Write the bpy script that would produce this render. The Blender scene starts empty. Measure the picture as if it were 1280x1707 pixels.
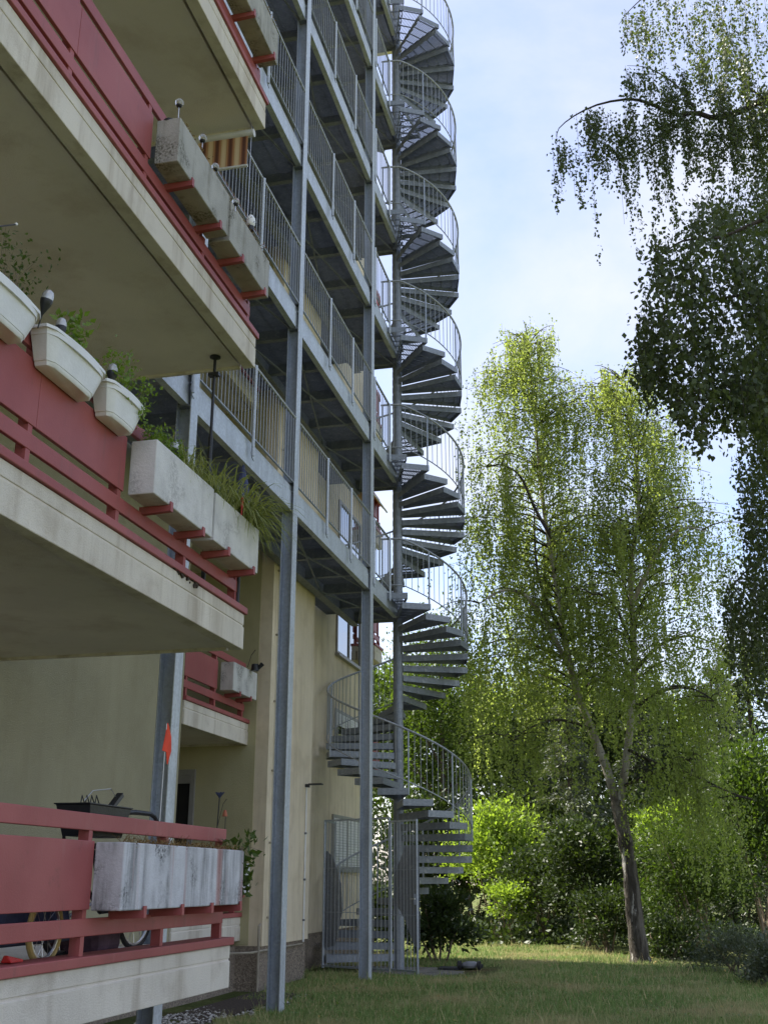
import bpy, math, random
import numpy as np
from mathutils import Vector, Matrix

random.seed(7)
rng = np.random.default_rng(11)
sc = bpy.context.scene
COL = sc.collection
RAD = math.radians

# ------------------------------------------------------------------ camera
F_PX, CX, CY = 1831.0, 645.0, 853.0
PITCH, YAW, ZC = RAD(18.566), RAD(13.03), 1.40
cam_d = bpy.data.cameras.new('camera')
cam_d.sensor_fit = 'HORIZONTAL'
cam_d.sensor_width = 36.0
cam_d.lens = 36.0 * F_PX / 1280.0
cam_d.shift_x = -5.0 / 1280.0
cam_d.clip_end = 2000.0
cam = bpy.data.objects.new('camera', cam_d)
cam.location = (0, 0, ZC)
cam.rotation_euler = (math.pi / 2 + PITCH, 0, YAW)
COL.objects.link(cam)
sc.camera = cam

# ------------------------------------------------------------------ sky and sun
SUN_AZ = Vector((-0.93, 0.368))          # horizontal direction towards the sun
SUN_EL = RAD(59)
world = bpy.data.worlds.new('World')
sc.world = world
world.use_nodes = True
wn = world.node_tree
wn.nodes.clear()
def wnode(t, **kw):
    n = wn.nodes.new(t)
    for k, v in kw.items():
        setattr(n, k, v)
    return n
sky = wnode('ShaderNodeTexSky', sky_type='NISHITA', sun_disc=False)
sky.sun_elevation = SUN_EL
sky.sun_rotation = math.atan2(SUN_AZ.x, SUN_AZ.y)
sky.air_density = 1.0
sky.dust_density = 0.8
sky.ozone_density = 2.5
tc = wnode('ShaderNodeTexCoord')
sep = wnode('ShaderNodeSeparateXYZ')
wn.links.new(tc.outputs['Generated'], sep.inputs[0])
zc_ = wnode('ShaderNodeMath', operation='MAXIMUM'); zc_.inputs[1].default_value = 0.02
wn.links.new(sep.outputs['Z'], zc_.inputs[0])
zo = wnode('ShaderNodeMath', operation='ADD'); zo.inputs[1].default_value = 0.18
wn.links.new(zc_.outputs[0], zo.inputs[0])
dv = []
for ax in 'XY':
    d = wnode('ShaderNodeMath', operation='DIVIDE')
    wn.links.new(sep.outputs[ax], d.inputs[0]); wn.links.new(zo.outputs[0], d.inputs[1])
    dv.append(d)
cmb = wnode('ShaderNodeCombineXYZ')
wn.links.new(dv[0].outputs[0], cmb.inputs[0]); wn.links.new(dv[1].outputs[0], cmb.inputs[1])
cn = wnode('ShaderNodeTexNoise'); cn.inputs['Scale'].default_value = 1.1
cn.inputs['Detail'].default_value = 8; cn.inputs['Roughness'].default_value = 0.58
cn.inputs['Distortion'].default_value = 0.35
wn.links.new(cmb.outputs[0], cn.inputs['Vector'])
cr = wnode('ShaderNodeValToRGB')
cr.color_ramp.elements[0].position = 0.42; cr.color_ramp.elements[0].color = (0.02, 0.02, 0.02, 1)
cr.color_ramp.elements[1].position = 0.64; cr.color_ramp.elements[1].color = (0.85, 0.85, 0.85, 1)
wn.links.new(cn.outputs['Fac'], cr.inputs[0])
cmix = wnode('ShaderNodeMix', data_type='RGBA')
cmix.inputs['B'].default_value = (3.3, 3.34, 3.6, 1)
wn.links.new(cr.outputs[0], cmix.inputs['Factor'])
tint = wnode('ShaderNodeMix', data_type='RGBA', blend_type='MULTIPLY')
tint.inputs['Factor'].default_value = 1.0
tint.inputs['B'].default_value = (1.12, 0.97, 0.95, 1)
wn.links.new(sky.outputs[0], tint.inputs['A'])
wn.links.new(tint.outputs['Result'], cmix.inputs['A'])
bg = wnode('ShaderNodeBackground'); bg.inputs['Strength'].default_value = 0.125
wo = wnode('ShaderNodeOutputWorld')
wn.links.new(cmix.outputs['Result'], bg.inputs['Color'])
wn.links.new(bg.outputs[0], wo.inputs[0])

sun_d = bpy.data.lights.new('sun', 'SUN')
sun_d.energy = 5.0
sun_d.angle = RAD(0.53)
sun_d.color = (1.0, 0.94, 0.84)
sun = bpy.data.objects.new('sun', sun_d)
sdir = Vector((SUN_AZ.x * math.cos(SUN_EL), SUN_AZ.y * math.cos(SUN_EL), math.sin(SUN_EL)))
sun.rotation_euler = (-sdir).to_track_quat('-Z', 'Y').to_euler()
sun.location = sdir * 60
COL.objects.link(sun)

sc.view_settings.view_transform = 'Standard'
sc.view_settings.look = 'None'
sc.view_settings.exposure = 1.34
sc.view_settings.gamma = 1.0
sc.cycles.use_denoising = True
sc.cycles.max_bounces = 10
sc.cycles.diffuse_bounces = 7
sc.cycles.transparent_max_bounces = 8
sc.cycles.sample_clamp_indirect = 6.0

# ------------------------------------------------------------------ helpers
def ray(x, y):
    v = CY - y; r = x - CX
    Fw = F_PX * math.cos(PITCH) - v * math.sin(PITCH)
    U = F_PX * math.sin(PITCH) + v * math.cos(PITCH)
    c, s = math.cos(YAW), math.sin(YAW)
    return Vector((r * c - Fw * s, r * s + Fw * c, U))
def at(x, y, Y):
    """world point seen at photograph position (x, y) at depth Y"""
    d = ray(x, y); t = Y / d.y
    return Vector((d.x * t, Y, ZC + d.z * t))

def atX(x, y, X):
    """the same, on the plane of constant X"""
    d = ray(x, y); t = X / d.x
    return Vector((X, d.y * t, ZC + d.z * t))

class MB:
    def __init__(s):
        s.v = []; s.f = []
    def box(s, x0, x1, y0, y1, z0, z1):
        b = len(s.v)
        s.v += [(x0, y0, z0), (x1, y0, z0), (x1, y1, z0), (x0, y1, z0), (x0, y0, z1), (x1, y0, z1), (x1, y1, z1), (x0, y1, z1)]
        s.f += [(b, b+3, b+2, b+1), (b+4, b+5, b+6, b+7), (b, b+1, b+5, b+4), (b+1, b+2, b+6, b+5), (b+2, b+3, b+7, b+6), (b+3, b, b+4, b+7)]
        return s
    def hexa(s, pts):
        b = len(s.v); s.v += [tuple(p) for p in pts]
        s.f += [(b, b+3, b+2, b+1), (b+4, b+5, b+6, b+7), (b, b+1, b+5, b+4), (b+1, b+2, b+6, b+5), (b+2, b+3, b+7, b+6), (b+3, b, b+4, b+7)]
        return s
    def bar(s, p, q, w, h=None):
        """square bar between two points"""
        p = Vector(p); q = Vector(q); d = (q - p).normalized(); h = h or w
        up = Vector((0, 0, 1)) if abs(d.z) < 0.95 else Vector((1, 0, 0))
        a = d.cross(up).normalized() * (w / 2); c = a.cross(d).normalized() * (h / 2)
        return s.hexa([p - a - c, p + a - c, q + a - c, q - a - c, p - a + c, p + a + c, q + a + c, q - a + c])
    def tube(s, pts, r, n=8, cap=True):
        pts = [Vector(p) for p in pts]
        if not hasattr(r, '__len__'): r = [r] * len(pts)
        b0 = len(s.v); ref = None
        for i, p in enumerate(pts):
            d = (pts[min(i + 1, len(pts) - 1)] - pts[max(i - 1, 0)]).normalized()
            if ref is None:
                ref = Vector((0, 0, 1)) if abs(d.z) < 0.9 else Vector((1, 0, 0))
            a = d.cross(ref)
            if a.length < 1e-4: a = d.cross(Vector((0, 1, 0)))
            a.normalize(); c = a.cross(d).normalized(); ref = c
            for k in range(n):
                t = 2 * math.pi * k / n
                s.v.append(tuple(p + (a * math.cos(t) + c * math.sin(t)) * r[i]))
        for i in range(len(pts) - 1):
            for k in range(n):
                k2 = (k + 1) % n; A = b0 + i * n; B = A + n
                s.f.append((A + k, A + k2, B + k2, B + k))
        if cap:
            s.f.append(tuple(b0 + k for k in range(n - 1, -1, -1)))
            e = b0 + (len(pts) - 1) * n
            s.f.append(tuple(e + k for k in range(n)))
        return s
    def lathe(s, c, prof, n=14):
        """profile of (radius, z) about a vertical axis at c"""
        b0 = len(s.v)
        for r, z in prof:
            for k in range(n):
                t = 2 * math.pi * k / n
                s.v.append((c[0] + r * math.cos(t), c[1] + r * math.sin(t), c[2] + z))
        for i in range(len(prof) - 1):
            for k in range(n):
                k2 = (k + 1) % n; A = b0 + i * n; B = A + n
                s.f.append((A + k, A + k2, B + k2, B + k))
        s.f.append(tuple(b0 + k for k in range(n - 1, -1, -1)))
        e = b0 + (len(prof) - 1) * n
        s.f.append(tuple(e + k for k in range(n)))
        return s
    def prism(s, poly, off):
        """polygon (list of 3D points) pushed along the vector off"""
        b = len(s.v); n = len(poly); off = Vector(off)
        s.v += [tuple(p) for p in poly] + [tuple(Vector(p) + off) for p in poly]
        s.f.append(tuple(b + k for k in range(n - 1, -1, -1)))
        s.f.append(tuple(b + n + k for k in range(n)))
        for k in range(n):
            k2 = (k + 1) % n
            s.f.append((b + k, b + k2, b + n + k2, b + n + k))
        return s
    def mesh(s, name, m, smooth=False):
        me = bpy.data.meshes.new(name)
        me.from_pydata(s.v, [], s.f)
        if m: me.materials.append(m)
        if smooth:
            me.polygons.foreach_set('use_smooth', [True] * len(me.polygons))
            try: me.set_sharp_from_angle(angle=RAD(40))
            except Exception: pass
        me.update()
        return me
    def build(s, name, m, parent=None, bevel=0, smooth=False):
        return link(name, s.mesh(name, m, smooth), parent, bevel=bevel)

WLOC = {}
def link(name, me, parent=None, loc=None, rot=None, bevel=0):
    o = bpy.data.objects.new(name, me)
    COL.objects.link(o)
    if loc: o.location = loc
    if rot: o.rotation_euler = rot
    if parent:
        o.parent = parent
        if parent.name in WLOC:
            o.matrix_parent_inverse = Matrix.Translation(-WLOC[parent.name])
    if bevel:
        bm = o.modifiers.new('edge', 'BEVEL'); bm.width = bevel; bm.segments = 2; bm.limit_method = 'ANGLE'
    return o
def root(name, loc, label, cat, group=None):
    o = bpy.data.objects.new(name, None); COL.objects.link(o)
    o.location = loc; o.empty_display_size = 0.2
    WLOC[o.name] = Vector(loc)
    return tag(o, label, cat, group)
def tag(o, label=None, cat=None, group=None, kind=None):
    if label: o['label'] = label
    if cat: o['category'] = cat
    if group: o['group'] = group
    if kind: o['kind'] = kind
    return o

def quads_mesh(name, V, m, nper=4):
    """V: (N, nper, 3) array, one face per row"""
    N = V.shape[0]
    me = bpy.data.meshes.new(name)
    me.vertices.add(N * nper)
    me.vertices.foreach_set('co', V.astype(np.float32).ravel())
    me.loops.add(N * nper)
    me.loops.foreach_set('vertex_index', np.arange(N * nper, dtype=np.int32))
    me.polygons.add(N)
    me.polygons.foreach_set('loop_start', np.arange(0, N * nper, nper, dtype=np.int32))
    try: me.polygons.foreach_set('loop_total', np.full(N, nper, dtype=np.int32))
    except Exception: pass
    if m: me.materials.append(m)
    me.update(calc_edges=True)
    return me
def unit(a):
    return a / np.maximum(np.linalg.norm(a, axis=1, keepdims=True), 1e-9)
def leaf_quads(C, axis, size, width=0.7, flat=None):
    """rhombic leaves at C (N,3), long axis axis (N,3)"""
    N = len(C)
    ax = unit(axis)
    nr = rng.normal(size=(N, 3))
    if flat is not None: nr = nr * (1 - flat) + np.array([0, 0, 1.0]) * flat * 2
    sd = unit(np.cross(ax, nr))
    size = np.broadcast_to(np.asarray(size, float).reshape(-1, 1), (N, 1))
    nn = np.cross(sd, ax)
    V = np.empty((N, 4, 3))
    V[:, 0] = C
    V[:, 1] = C + ax * size * 0.42 + sd * size * width * 0.5 + nn * size * 0.08
    V[:, 2] = C + ax * size
    V[:, 3] = C + ax * size * 0.42 - sd * size * width * 0.5 + nn * size * 0.08
    return V

# ------------------------------------------------------------------ materials
def mat(name):
    m = bpy.data.materials.new(name); m.use_nodes = True
    nt = m.node_tree; nt.nodes.clear()
    return m, nt
def N(nt, t, **kw):
    n = nt.nodes.new(t)
    for k, v in kw.items():
        if isinstance(k, str) and k.startswith('i_'):
            n.inputs[k[2:]].default_value = v
        else: setattr(n, k, v)
    return n
def mixc(nt, fac, a, b, blend='MIX'):
    n = nt.nodes.new('ShaderNodeMix'); n.data_type = 'RGBA'; n.blend_type = blend
    for sock, v in (('Factor', fac), ('A', a), ('B', b)):
        if hasattr(v, 'is_output'): nt.links.new(v, n.inputs[sock])
        elif sock == 'Factor': n.inputs[sock].default_value = v
        else: n.inputs[sock].default_value = (*v, 1)
    return n.outputs['Result']
def coords(nt, scale=(1, 1, 1), loc=(0, 0, 0), kind='Object'):
    t = N(nt, 'ShaderNodeTexCoord'); mp = N(nt, 'ShaderNodeMapping')
    mp.inputs['Scale'].default_value = scale; mp.inputs['Location'].default_value = loc
    nt.links.new(t.outputs[kind], mp.inputs[0])
    return mp.outputs[0]
def noise(nt, vec, scale, detail=5, rough=0.55, lo=0.35, hi=0.65, dist=0.0):
    n = N(nt, 'ShaderNodeTexNoise'); n.inputs['Scale'].default_value = scale
    n.inputs['Detail'].default_value = detail; n.inputs['Roughness'].default_value = rough
    n.inputs['Distortion'].default_value = dist
    nt.links.new(vec, n.inputs['Vector'])
    r = N(nt, 'ShaderNodeMapRange'); r.inputs['From Min'].default_value = lo; r.inputs['From Max'].default_value = hi
    r.interpolation_type = 'SMOOTHSTEP'
    nt.links.new(n.outputs['Fac'], r.inputs[0])
    return r.outputs[0]
def mul(nt, a, b):
    n = N(nt, 'ShaderNodeMath', operation='MULTIPLY')
    for i, v in enumerate((a, b)):
        if hasattr(v, 'is_output'): nt.links.new(v, n.inputs[i])
        else: n.inputs[i].default_value = v
    return n.outputs[0]
def finish(nt, col, rough=0.7, metal=0.0, bump=None, bstr=0.2, bdist=0.01, spec=0.5):
    p = N(nt, 'ShaderNodeBsdfPrincipled'); o = N(nt, 'ShaderNodeOutputMaterial')
    if hasattr(col, 'is_output'): nt.links.new(col, p.inputs['Base Color'])
    else: p.inputs['Base Color'].default_value = (*col, 1)
    if hasattr(rough, 'is_output'): nt.links.new(rough, p.inputs['Roughness'])
    else: p.inputs['Roughness'].default_value = rough
    p.inputs['Metallic'].default_value = metal
    p.inputs['Specular IOR Level'].default_value = spec
    if bump is not None:
        b = N(nt, 'ShaderNodeBump'); b.inputs['Strength'].default_value = bstr; b.inputs['Distance'].default_value = bdist
        nt.links.new(bump, b.inputs['Height']); nt.links.new(b.outputs[0], p.inputs['Normal'])
    nt.links.new(p.outputs[0], o.inputs[0])
    return p
def simple(name, col, rough=0.6, metal=0.0, var=0.12, scale=6.0, spec=0.5):
    m, nt = mat(name); v = coords(nt)
    f = noise(nt, v, scale)
    d = tuple(c * (1 - var) for c in col); l = tuple(min(1, c * (1 + var)) for c in col)
    finish(nt, mixc(nt, f, d, l), rough, metal, noise(nt, v, scale * 8), 0.08, spec=spec)
    return m
def plaster(name, col, stain=(0.5, 0.45, 0.36), amount=0.25, streak=0.25):
    m, nt = mat(name); v = coords(nt)
    c = mixc(nt, noise(nt, v, 0.9, 4), tuple(x * 0.93 for x in col), tuple(min(1, x * 1.04) for x in col))
    vs = coords(nt, (2.2, 2.2, 0.22))
    c = mixc(nt, mul(nt, noise(nt, vs, 1.6, 7, 0.65, 0.46, 0.70), streak), c, tuple(a * b for a, b in zip(col, stain)))
    c = mixc(nt, mul(nt, noise(nt, v, 1.7, 9, 0.68, 0.46, 0.70), amount), c, tuple(a * b for a, b in zip(col, stain)))
    finish(nt, c, 0.88, 0, noise(nt, v, 90, 5, 0.7), 0.5, 0.006, spec=0.25)
    return m
M = {}
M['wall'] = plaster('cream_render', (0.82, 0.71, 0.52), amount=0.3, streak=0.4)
M['wall_shade'] = plaster('olive_shaded_render', (0.39, 0.355, 0.235), amount=0.14, streak=0.12)  # facade's olive, darkened to carry the shade under balconies and gallery
M['ochre'] = plaster('loggia_ochre_shade', (0.50, 0.455, 0.27), amount=0.14, streak=0.12)  # ochre toned down to hold the shade of the pier's loggia side
M['soffit'] = plaster('soffit_paint', (0.82, 0.76, 0.68), (0.68, 0.62, 0.56), 0.5, 0.0)
M['fascia'] = plaster('fascia_concrete', (0.79, 0.73, 0.63), (0.55, 0.50, 0.44), 0.5, 0.7)

def red_paint():
    m, nt = mat('faded_red_paint'); v = coords(nt)
    c = mixc(nt, noise(nt, v, 1.3, 4), (0.32, 0.076, 0.074), (0.385, 0.102, 0.097))
    c = mixc(nt, mul(nt, noise(nt, coords(nt, (3, 3, 0.6)), 2.5, 8, 0.7, 0.55, 0.75), 0.35), c, (0.38, 0.17, 0.16))
    c = mixc(nt, mul(nt, noise(nt, v, 28, 8, 0.7, 0.68, 0.74), 0.5), c, (0.6, 0.5, 0.46))
    c = mixc(nt, mul(nt, noise(nt, v, 7, 8, 0.72, 0.58, 0.72), 0.45), c, (0.20, 0.07, 0.06))
    c = mixc(nt, mul(nt, noise(nt, coords(nt, (5, 5, 0.5)), 2.0, 6, 0.65, 0.54, 0.72), 0.4), c, (0.20, 0.085, 0.075))
    finish(nt, c, 0.5, 0, noise(nt, v, 90, 4), 0.12, 0.003, spec=0.4)
    return m
M['red'] = red_paint()

def box_concrete(name, base, dirt, seed, amount, rust=0.0):
    m, nt = mat(name); v = coords(nt, loc=(seed, seed * 1.7, 0))
    c = mixc(nt, noise(nt, v, 5, 6), tuple(x * 0.86 for x in base), base)
    vs = coords(nt, (9, 9, 0.7), (seed * 3, 0, 0))
    st = mul(nt, noise(nt, vs, 1.2, 7, 0.6, 0.44, 0.74), noise(nt, coords(nt, (2, 2, 2.5), (seed, 0, seed)), 1.6, 5, 0.6, 0.32, 0.62))
    c = mixc(nt, mul(nt, st, amount), c, dirt)
    if rust:
        big = mul(nt, noise(nt, coords(nt, (3.2, 3.2, 0.30), (seed, 2, 0)), 1.5, 4, 0.5, 0.46, 0.62), noise(nt, coords(nt, (14, 14, 1.2), (seed, 2, 0)), 1.5, 8, 0.7, 0.34, 0.60))
        c = mixc(nt, mul(nt, big, 0.65), c, dirt)
    blot = noise(nt, v, 3.0, 4, 0.5, 0.52, 0.66)
    c = mixc(nt, mul(nt, mul(nt, blot, noise(nt, v, 45, 8, 0.75, 0.42, 0.60)), min(1, amount * 1.4)), c, tuple(x * 0.6 for x in dirt))
    c = mixc(nt, mul(nt, noise(nt, v, 70, 4, 0.6, 0.66, 0.72), 0.5), c, (0.75, 0.74, 0.70))
    if rust:
        c = mixc(nt, mul(nt, noise(nt, coords(nt, (7, 7, 0.4), (seed * 5 + 2, 1, 0)), 1.0, 3, 0.5, 0.58, 0.72), rust), c, (0.42, 0.18, 0.15))
    finish(nt, c, 0.9, 0, noise(nt, v, 60, 6, 0.7), 0.35, 0.006, spec=0.2)
    return m
M['box_clean'] = box_concrete('pale_concrete', (0.74, 0.73, 0.71), (0.26, 0.25, 0.24), 3.1, 0.28)
M['box_mid'] = box_concrete('weathered_concrete', (0.66, 0.65, 0.62), (0.30, 0.28, 0.25), 7.4, 0.6)
M['box_old'] = box_concrete('lichened_concrete', (0.46, 0.45, 0.41), (0.20, 0.19, 0.15), 1.9, 0.8)
M['box_dirty'] = box_concrete('streaked_concrete', (0.66, 0.66, 0.68), (0.14, 0.14, 0.14), 5.6, 0.85, 0.6)

def galv(name, col, rough=0.42, metal=0.55):
    m, nt = mat(name); v = coords(nt)
    vo = N(nt, 'ShaderNodeTexVoronoi'); vo.inputs['Scale'].default_value = 38
    nt.links.new(v, vo.inputs['Vector'])
    sp = N(nt, 'ShaderNodeSeparateColor'); nt.links.new(vo.outputs['Color'], sp.inputs[0])
    c = mixc(nt, sp.outputs[0], tuple(x * 0.88 for x in col), tuple(min(1, x * 1.08) for x in col))
    c = mixc(nt, mul(nt, noise(nt, coords(nt, (4, 4, 0.8)), 1.5, 7, 0.65, 0.42, 0.68), 0.6), c, tuple(x * 0.66 for x in col))
    c = mixc(nt, mul(nt, noise(nt, v, 9, 9, 0.7, 0.56, 0.70), 0.4), c, (0.60, 0.61, 0.61))
    c = mixc(nt, mul(nt, noise(nt, v, 5, 9, 0.75, 0.64, 0.74), 0.35), c, (0.20, 0.13, 0.08))
    r = N(nt, 'ShaderNodeMapRange'); r.inputs['To Min'].default_value = rough - 0.08; r.inputs['To Max'].default_value = rough + 0.14
    nt.links.new(sp.outputs[1], r.inputs[0])
    finish(nt, c, r.outputs[0], metal, noise(nt, v, 30, 4), 0.05, 0.002)
    return m
M['galv'] = galv('galvanised_steel', (0.40, 0.44, 0.50))
M['galv_light'] = galv('bright_galvanised_steel', (0.56, 0.60, 0.64), 0.5, 0.35)
M['galv_dark'] = galv('dull_galvanised_steel', (0.27, 0.29, 0.32), 0.55, 0.4)
M['rail'] = galv('galvanised_tube', (0.38, 0.40, 0.42), 0.45, 0.4)
M['tread'] = galv('tread_steel', (0.27, 0.295, 0.33), 0.5, 0.4)

def pebble_dash():
    m, nt = mat('pebble_dash'); v = coords(nt)
    vo = N(nt, 'ShaderNodeTexVoronoi'); vo.inputs['Scale'].default_value = 55
    nt.links.new(v, vo.inputs['Vector'])
    sp = N(nt, 'ShaderNodeSeparateColor'); nt.links.new(vo.outputs['Color'], sp.inputs[0])
    c = mixc(nt, sp.outputs[0], (0.14, 0.115, 0.09), (0.42, 0.35, 0.27))
    c = mixc(nt, mul(nt, noise(nt, v, 1.5), 0.5), c, (0.22, 0.18, 0.14))
    finish(nt, c, 0.92, 0, vo.outputs['Distance'], 0.7, 0.01, spec=0.2)
    return m
M['plinth'] = pebble_dash()
M['white'] = simple('white_plastic', (0.80, 0.80, 0.79), 0.38, var=0.04)
M['white_paint'] = simple('white_paint', (0.78, 0.78, 0.76), 0.5, var=0.05)
M['black'] = simple('black_plastic', (0.02, 0.021, 0.024), 0.45, var=0.2)
M['rubber'] = simple('black_rubber', (0.025, 0.025, 0.026), 0.75)
M['grey_plastic'] = simple('grey_plastic', (0.16, 0.165, 0.17), 0.5)
M['cable'] = simple('grey_cable', (0.33, 0.29, 0.22), 0.6)
M['tan_tyre'] = simple('tan_tyre', (0.50, 0.36, 0.13), 0.7)
M['steel'] = simple('bright_steel', (0.6, 0.6, 0.6), 0.3, 0.9)
M['orange'] = simple('orange_flag_cloth', (0.80, 0.06, 0.015), 0.7, var=0.1)
M['redplastic'] = simple('red_plastic', (0.6, 0.03, 0.025), 0.35)
M['purple'] = simple('purple_cloth', (0.09, 0.05, 0.075), 0.85, var=0.3)
M['navy'] = simple('dark_blue_cloth', (0.05, 0.06, 0.12), 0.85, var=0.3)
M['soil'] = simple('dark_soil', (0.06, 0.042, 0.028), 0.95, var=0.4, scale=30)
M['terracotta'] = simple('terracotta', (0.46, 0.15, 0.08), 0.75)
M['frame_white'] = simple('window_frame', (0.62, 0.62, 0.60), 0.45, var=0.06)
M['frame_grey'] = simple('grey_window_frame', (0.30, 0.29, 0.27), 0.45, var=0.06)
M['dark_in'] = simple('dark_room', (0.012, 0.011, 0.010), 0.9)
M['shutter'] = simple('shutter_slat', (0.72, 0.72, 0.71), 0.5, var=0.05)
M['orange_awning'] = simple('orange_awning', (0.75, 0.30, 0.04), 0.8)
M['silver'] = simple('silver_plastic', (0.55, 0.55, 0.54), 0.25, 0.3)

def glass(name, tint=(0.02, 0.024, 0.026), rough=0.03):
    m, nt = mat(name); v = coords(nt)
    p = finish(nt, tint, rough, 0, noise(nt, v, 0.7, 2), 0.03, 0.05, spec=1.0)
    p.inputs['Coat Weight'].default_value = 1.0; p.inputs['Coat Roughness'].default_value = 0.02
    p.inputs['IOR'].default_value = 1.9
    return m
M['pane'] = glass('window_glass')
def clear_glass():
    m, nt = mat('clear_ball_glass')
    p = finish(nt, (0.95, 0.96, 0.97), 0.04, spec=0.6)
    p.inputs['Transmission Weight'].default_value = 0.75
    p.inputs['IOR'].default_value = 1.25
    return m
M['ball'] = clear_glass()

def leafmat(name, dark, light, trans=0.45, gloss=0.35, tcol=None):
    m, nt = mat(name)
    g = N(nt, 'ShaderNodeNewGeometry')
    v = coords(nt)
    c = mixc(nt, g.outputs['Random Per Island'], dark, light)
    c = mixc(nt, mul(nt, noise(nt, v, 0.9, 3), 0.5), c, tuple((a * 0.5 + b * 0.5) * 1.15 for a, b in zip(dark, light)))
    p = N(nt, 'ShaderNodeBsdfPrincipled'); nt.links.new(c, p.inputs['Base Color'])
    p.inputs['Roughness'].default_value = gloss; p.inputs['Specular IOR Level'].default_value = 0.35
    t = N(nt, 'ShaderNodeBsdfTranslucent')
    tc_ = mixc(nt, 1.0, c, tcol or (1.5, 1.55, 0.55), 'MULTIPLY')
    nt.links.new(tc_, t.inputs['Color'])
    mx = N(nt, 'ShaderNodeMixShader'); mx.inputs[0].default_value = trans
    o = N(nt, 'ShaderNodeOutputMaterial')
    nt.links.new(p.outputs[0], mx.inputs[1]); nt.links.new(t.outputs[0], mx.inputs[2]); nt.links.new(mx.outputs[0], o.inputs[0])
    return m
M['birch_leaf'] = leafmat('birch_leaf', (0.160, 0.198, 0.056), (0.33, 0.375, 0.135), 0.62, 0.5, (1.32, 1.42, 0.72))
M['near_leaf'] = leafmat('shaded_birch_leaf', (0.045, 0.066, 0.026), (0.105, 0.135, 0.055), 0.35, 0.5)  # darker copy of the birch leaf: this tree's shade is in the colour
M['bright_leaf'] = leafmat('bright_green_leaf', (0.12, 0.185, 0.035), (0.25, 0.34, 0.075), 0.5, 0.5)
M['dark_leaf'] = leafmat('dark_glossy_leaf', (0.020, 0.036, 0.011), (0.052, 0.078, 0.024), 0.25, 0.5)
M['mid_leaf'] = leafmat('mid_green_leaf', (0.042, 0.074, 0.016), (0.098, 0.145, 0.030), 0.4, 0.5)
M['yew_leaf'] = leafmat('yew_needle', (0.024, 0.048, 0.012), (0.080, 0.125, 0.022), 0.38, 0.5)
M['grey_leaf'] = leafmat('grey_green_leaf', (0.06, 0.08, 0.055), (0.15, 0.17, 0.12), 0.25, 0.5)
M['fir'] = leafmat('fir_needle', (0.020, 0.032, 0.016), (0.055, 0.075, 0.040), 0.15, 0.5)
M['dry_leaf'] = leafmat('dry_leaf', (0.16, 0.10, 0.04), (0.30, 0.20, 0.08), 0.3, 0.7, (1.2, 1.1, 0.8))
M['spider'] = leafmat('spider_plant_leaf', (0.12, 0.16, 0.05), (0.42, 0.42, 0.20), 0.4)
M['herb'] = leafmat('herb_leaf', (0.10, 0.17, 0.03), (0.26, 0.36, 0.08), 0.45)

def bark(name, base, patch, amt, scale):
    m, nt = mat(name); v = coords(nt, (1, 1, 0.35))
    c = mixc(nt, noise(nt, v, scale, 6, 0.6, 0.40, 0.60), base, patch)
    c = mixc(nt, mul(nt, noise(nt, coords(nt, (1, 1, 3.0)), scale * 2.2, 5, 0.6, 0.60, 0.68), amt), c, (0.03, 0.027, 0.023))
    finish(nt, c, 0.85, 0, noise(nt, v, scale * 4, 6), 0.5, 0.02, spec=0.2)
    return m
M['birch_low'] = bark('rough_birch_bark', (0.10, 0.09, 0.075), (0.22, 0.20, 0.17), 0.6, 5)
M['birch_high'] = bark('pale_birch_bark', (0.42, 0.36, 0.29), (0.60, 0.55, 0.47), 0.8, 4)
def birch_bark():
    m, nt = mat('birch_bark'); v = coords(nt, (1, 1, 0.35)); w = coords(nt)
    pale = mixc(nt, noise(nt, v, 4, 6, 0.6, 0.40, 0.60), (0.40, 0.34, 0.27), (0.60, 0.55, 0.47))
    pale = mixc(nt, mul(nt, noise(nt, coords(nt, (1, 1, 3.0)), 9, 5, 0.6, 0.58, 0.68), 0.8), pale, (0.04, 0.035, 0.03))
    rough = mixc(nt, noise(nt, coords(nt, (1, 1, 0.14)), 7, 7, 0.65, 0.42, 0.62), (0.055, 0.047, 0.038), (0.17, 0.15, 0.125))
    rough = mixc(nt, noise(nt, coords(nt, (1, 1, 0.22), (3, 1, 0)), 6, 5, 0.6, 0.60, 0.66), rough, (0.52, 0.50, 0.45))
    sp = N(nt, 'ShaderNodeSeparateXYZ'); nt.links.new(w, sp.inputs[0])
    a = N(nt, 'ShaderNodeMath', operation='MULTIPLY_ADD'); a.inputs[1].default_value = 1.6; nt.links.new(noise(nt, w, 2.2, 5, 0.6, 0.2, 0.8), a.inputs[0]); nt.links.new(sp.outputs['Z'], a.inputs[2])
    r = N(nt, 'ShaderNodeMapRange'); r.inputs['From Min'].default_value = 3.3; r.inputs['From Max'].default_value = 4.9; nt.links.new(a.outputs[0], r.inputs[0])
    finish(nt, mixc(nt, r.outputs[0], rough, pale), 0.85, 0, noise(nt, v, 18, 7, 0.65), 0.7, 0.03, spec=0.2)
    return m
M['birch'] = birch_bark()
M['twig'] = bark('dark_twig_bark', (0.045, 0.038, 0.03), (0.09, 0.075, 0.06), 0.5, 8)
M['stem'] = bark('shrub_stem_bark', (0.17, 0.13, 0.09), (0.28, 0.22, 0.16), 0.4, 8)

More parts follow.
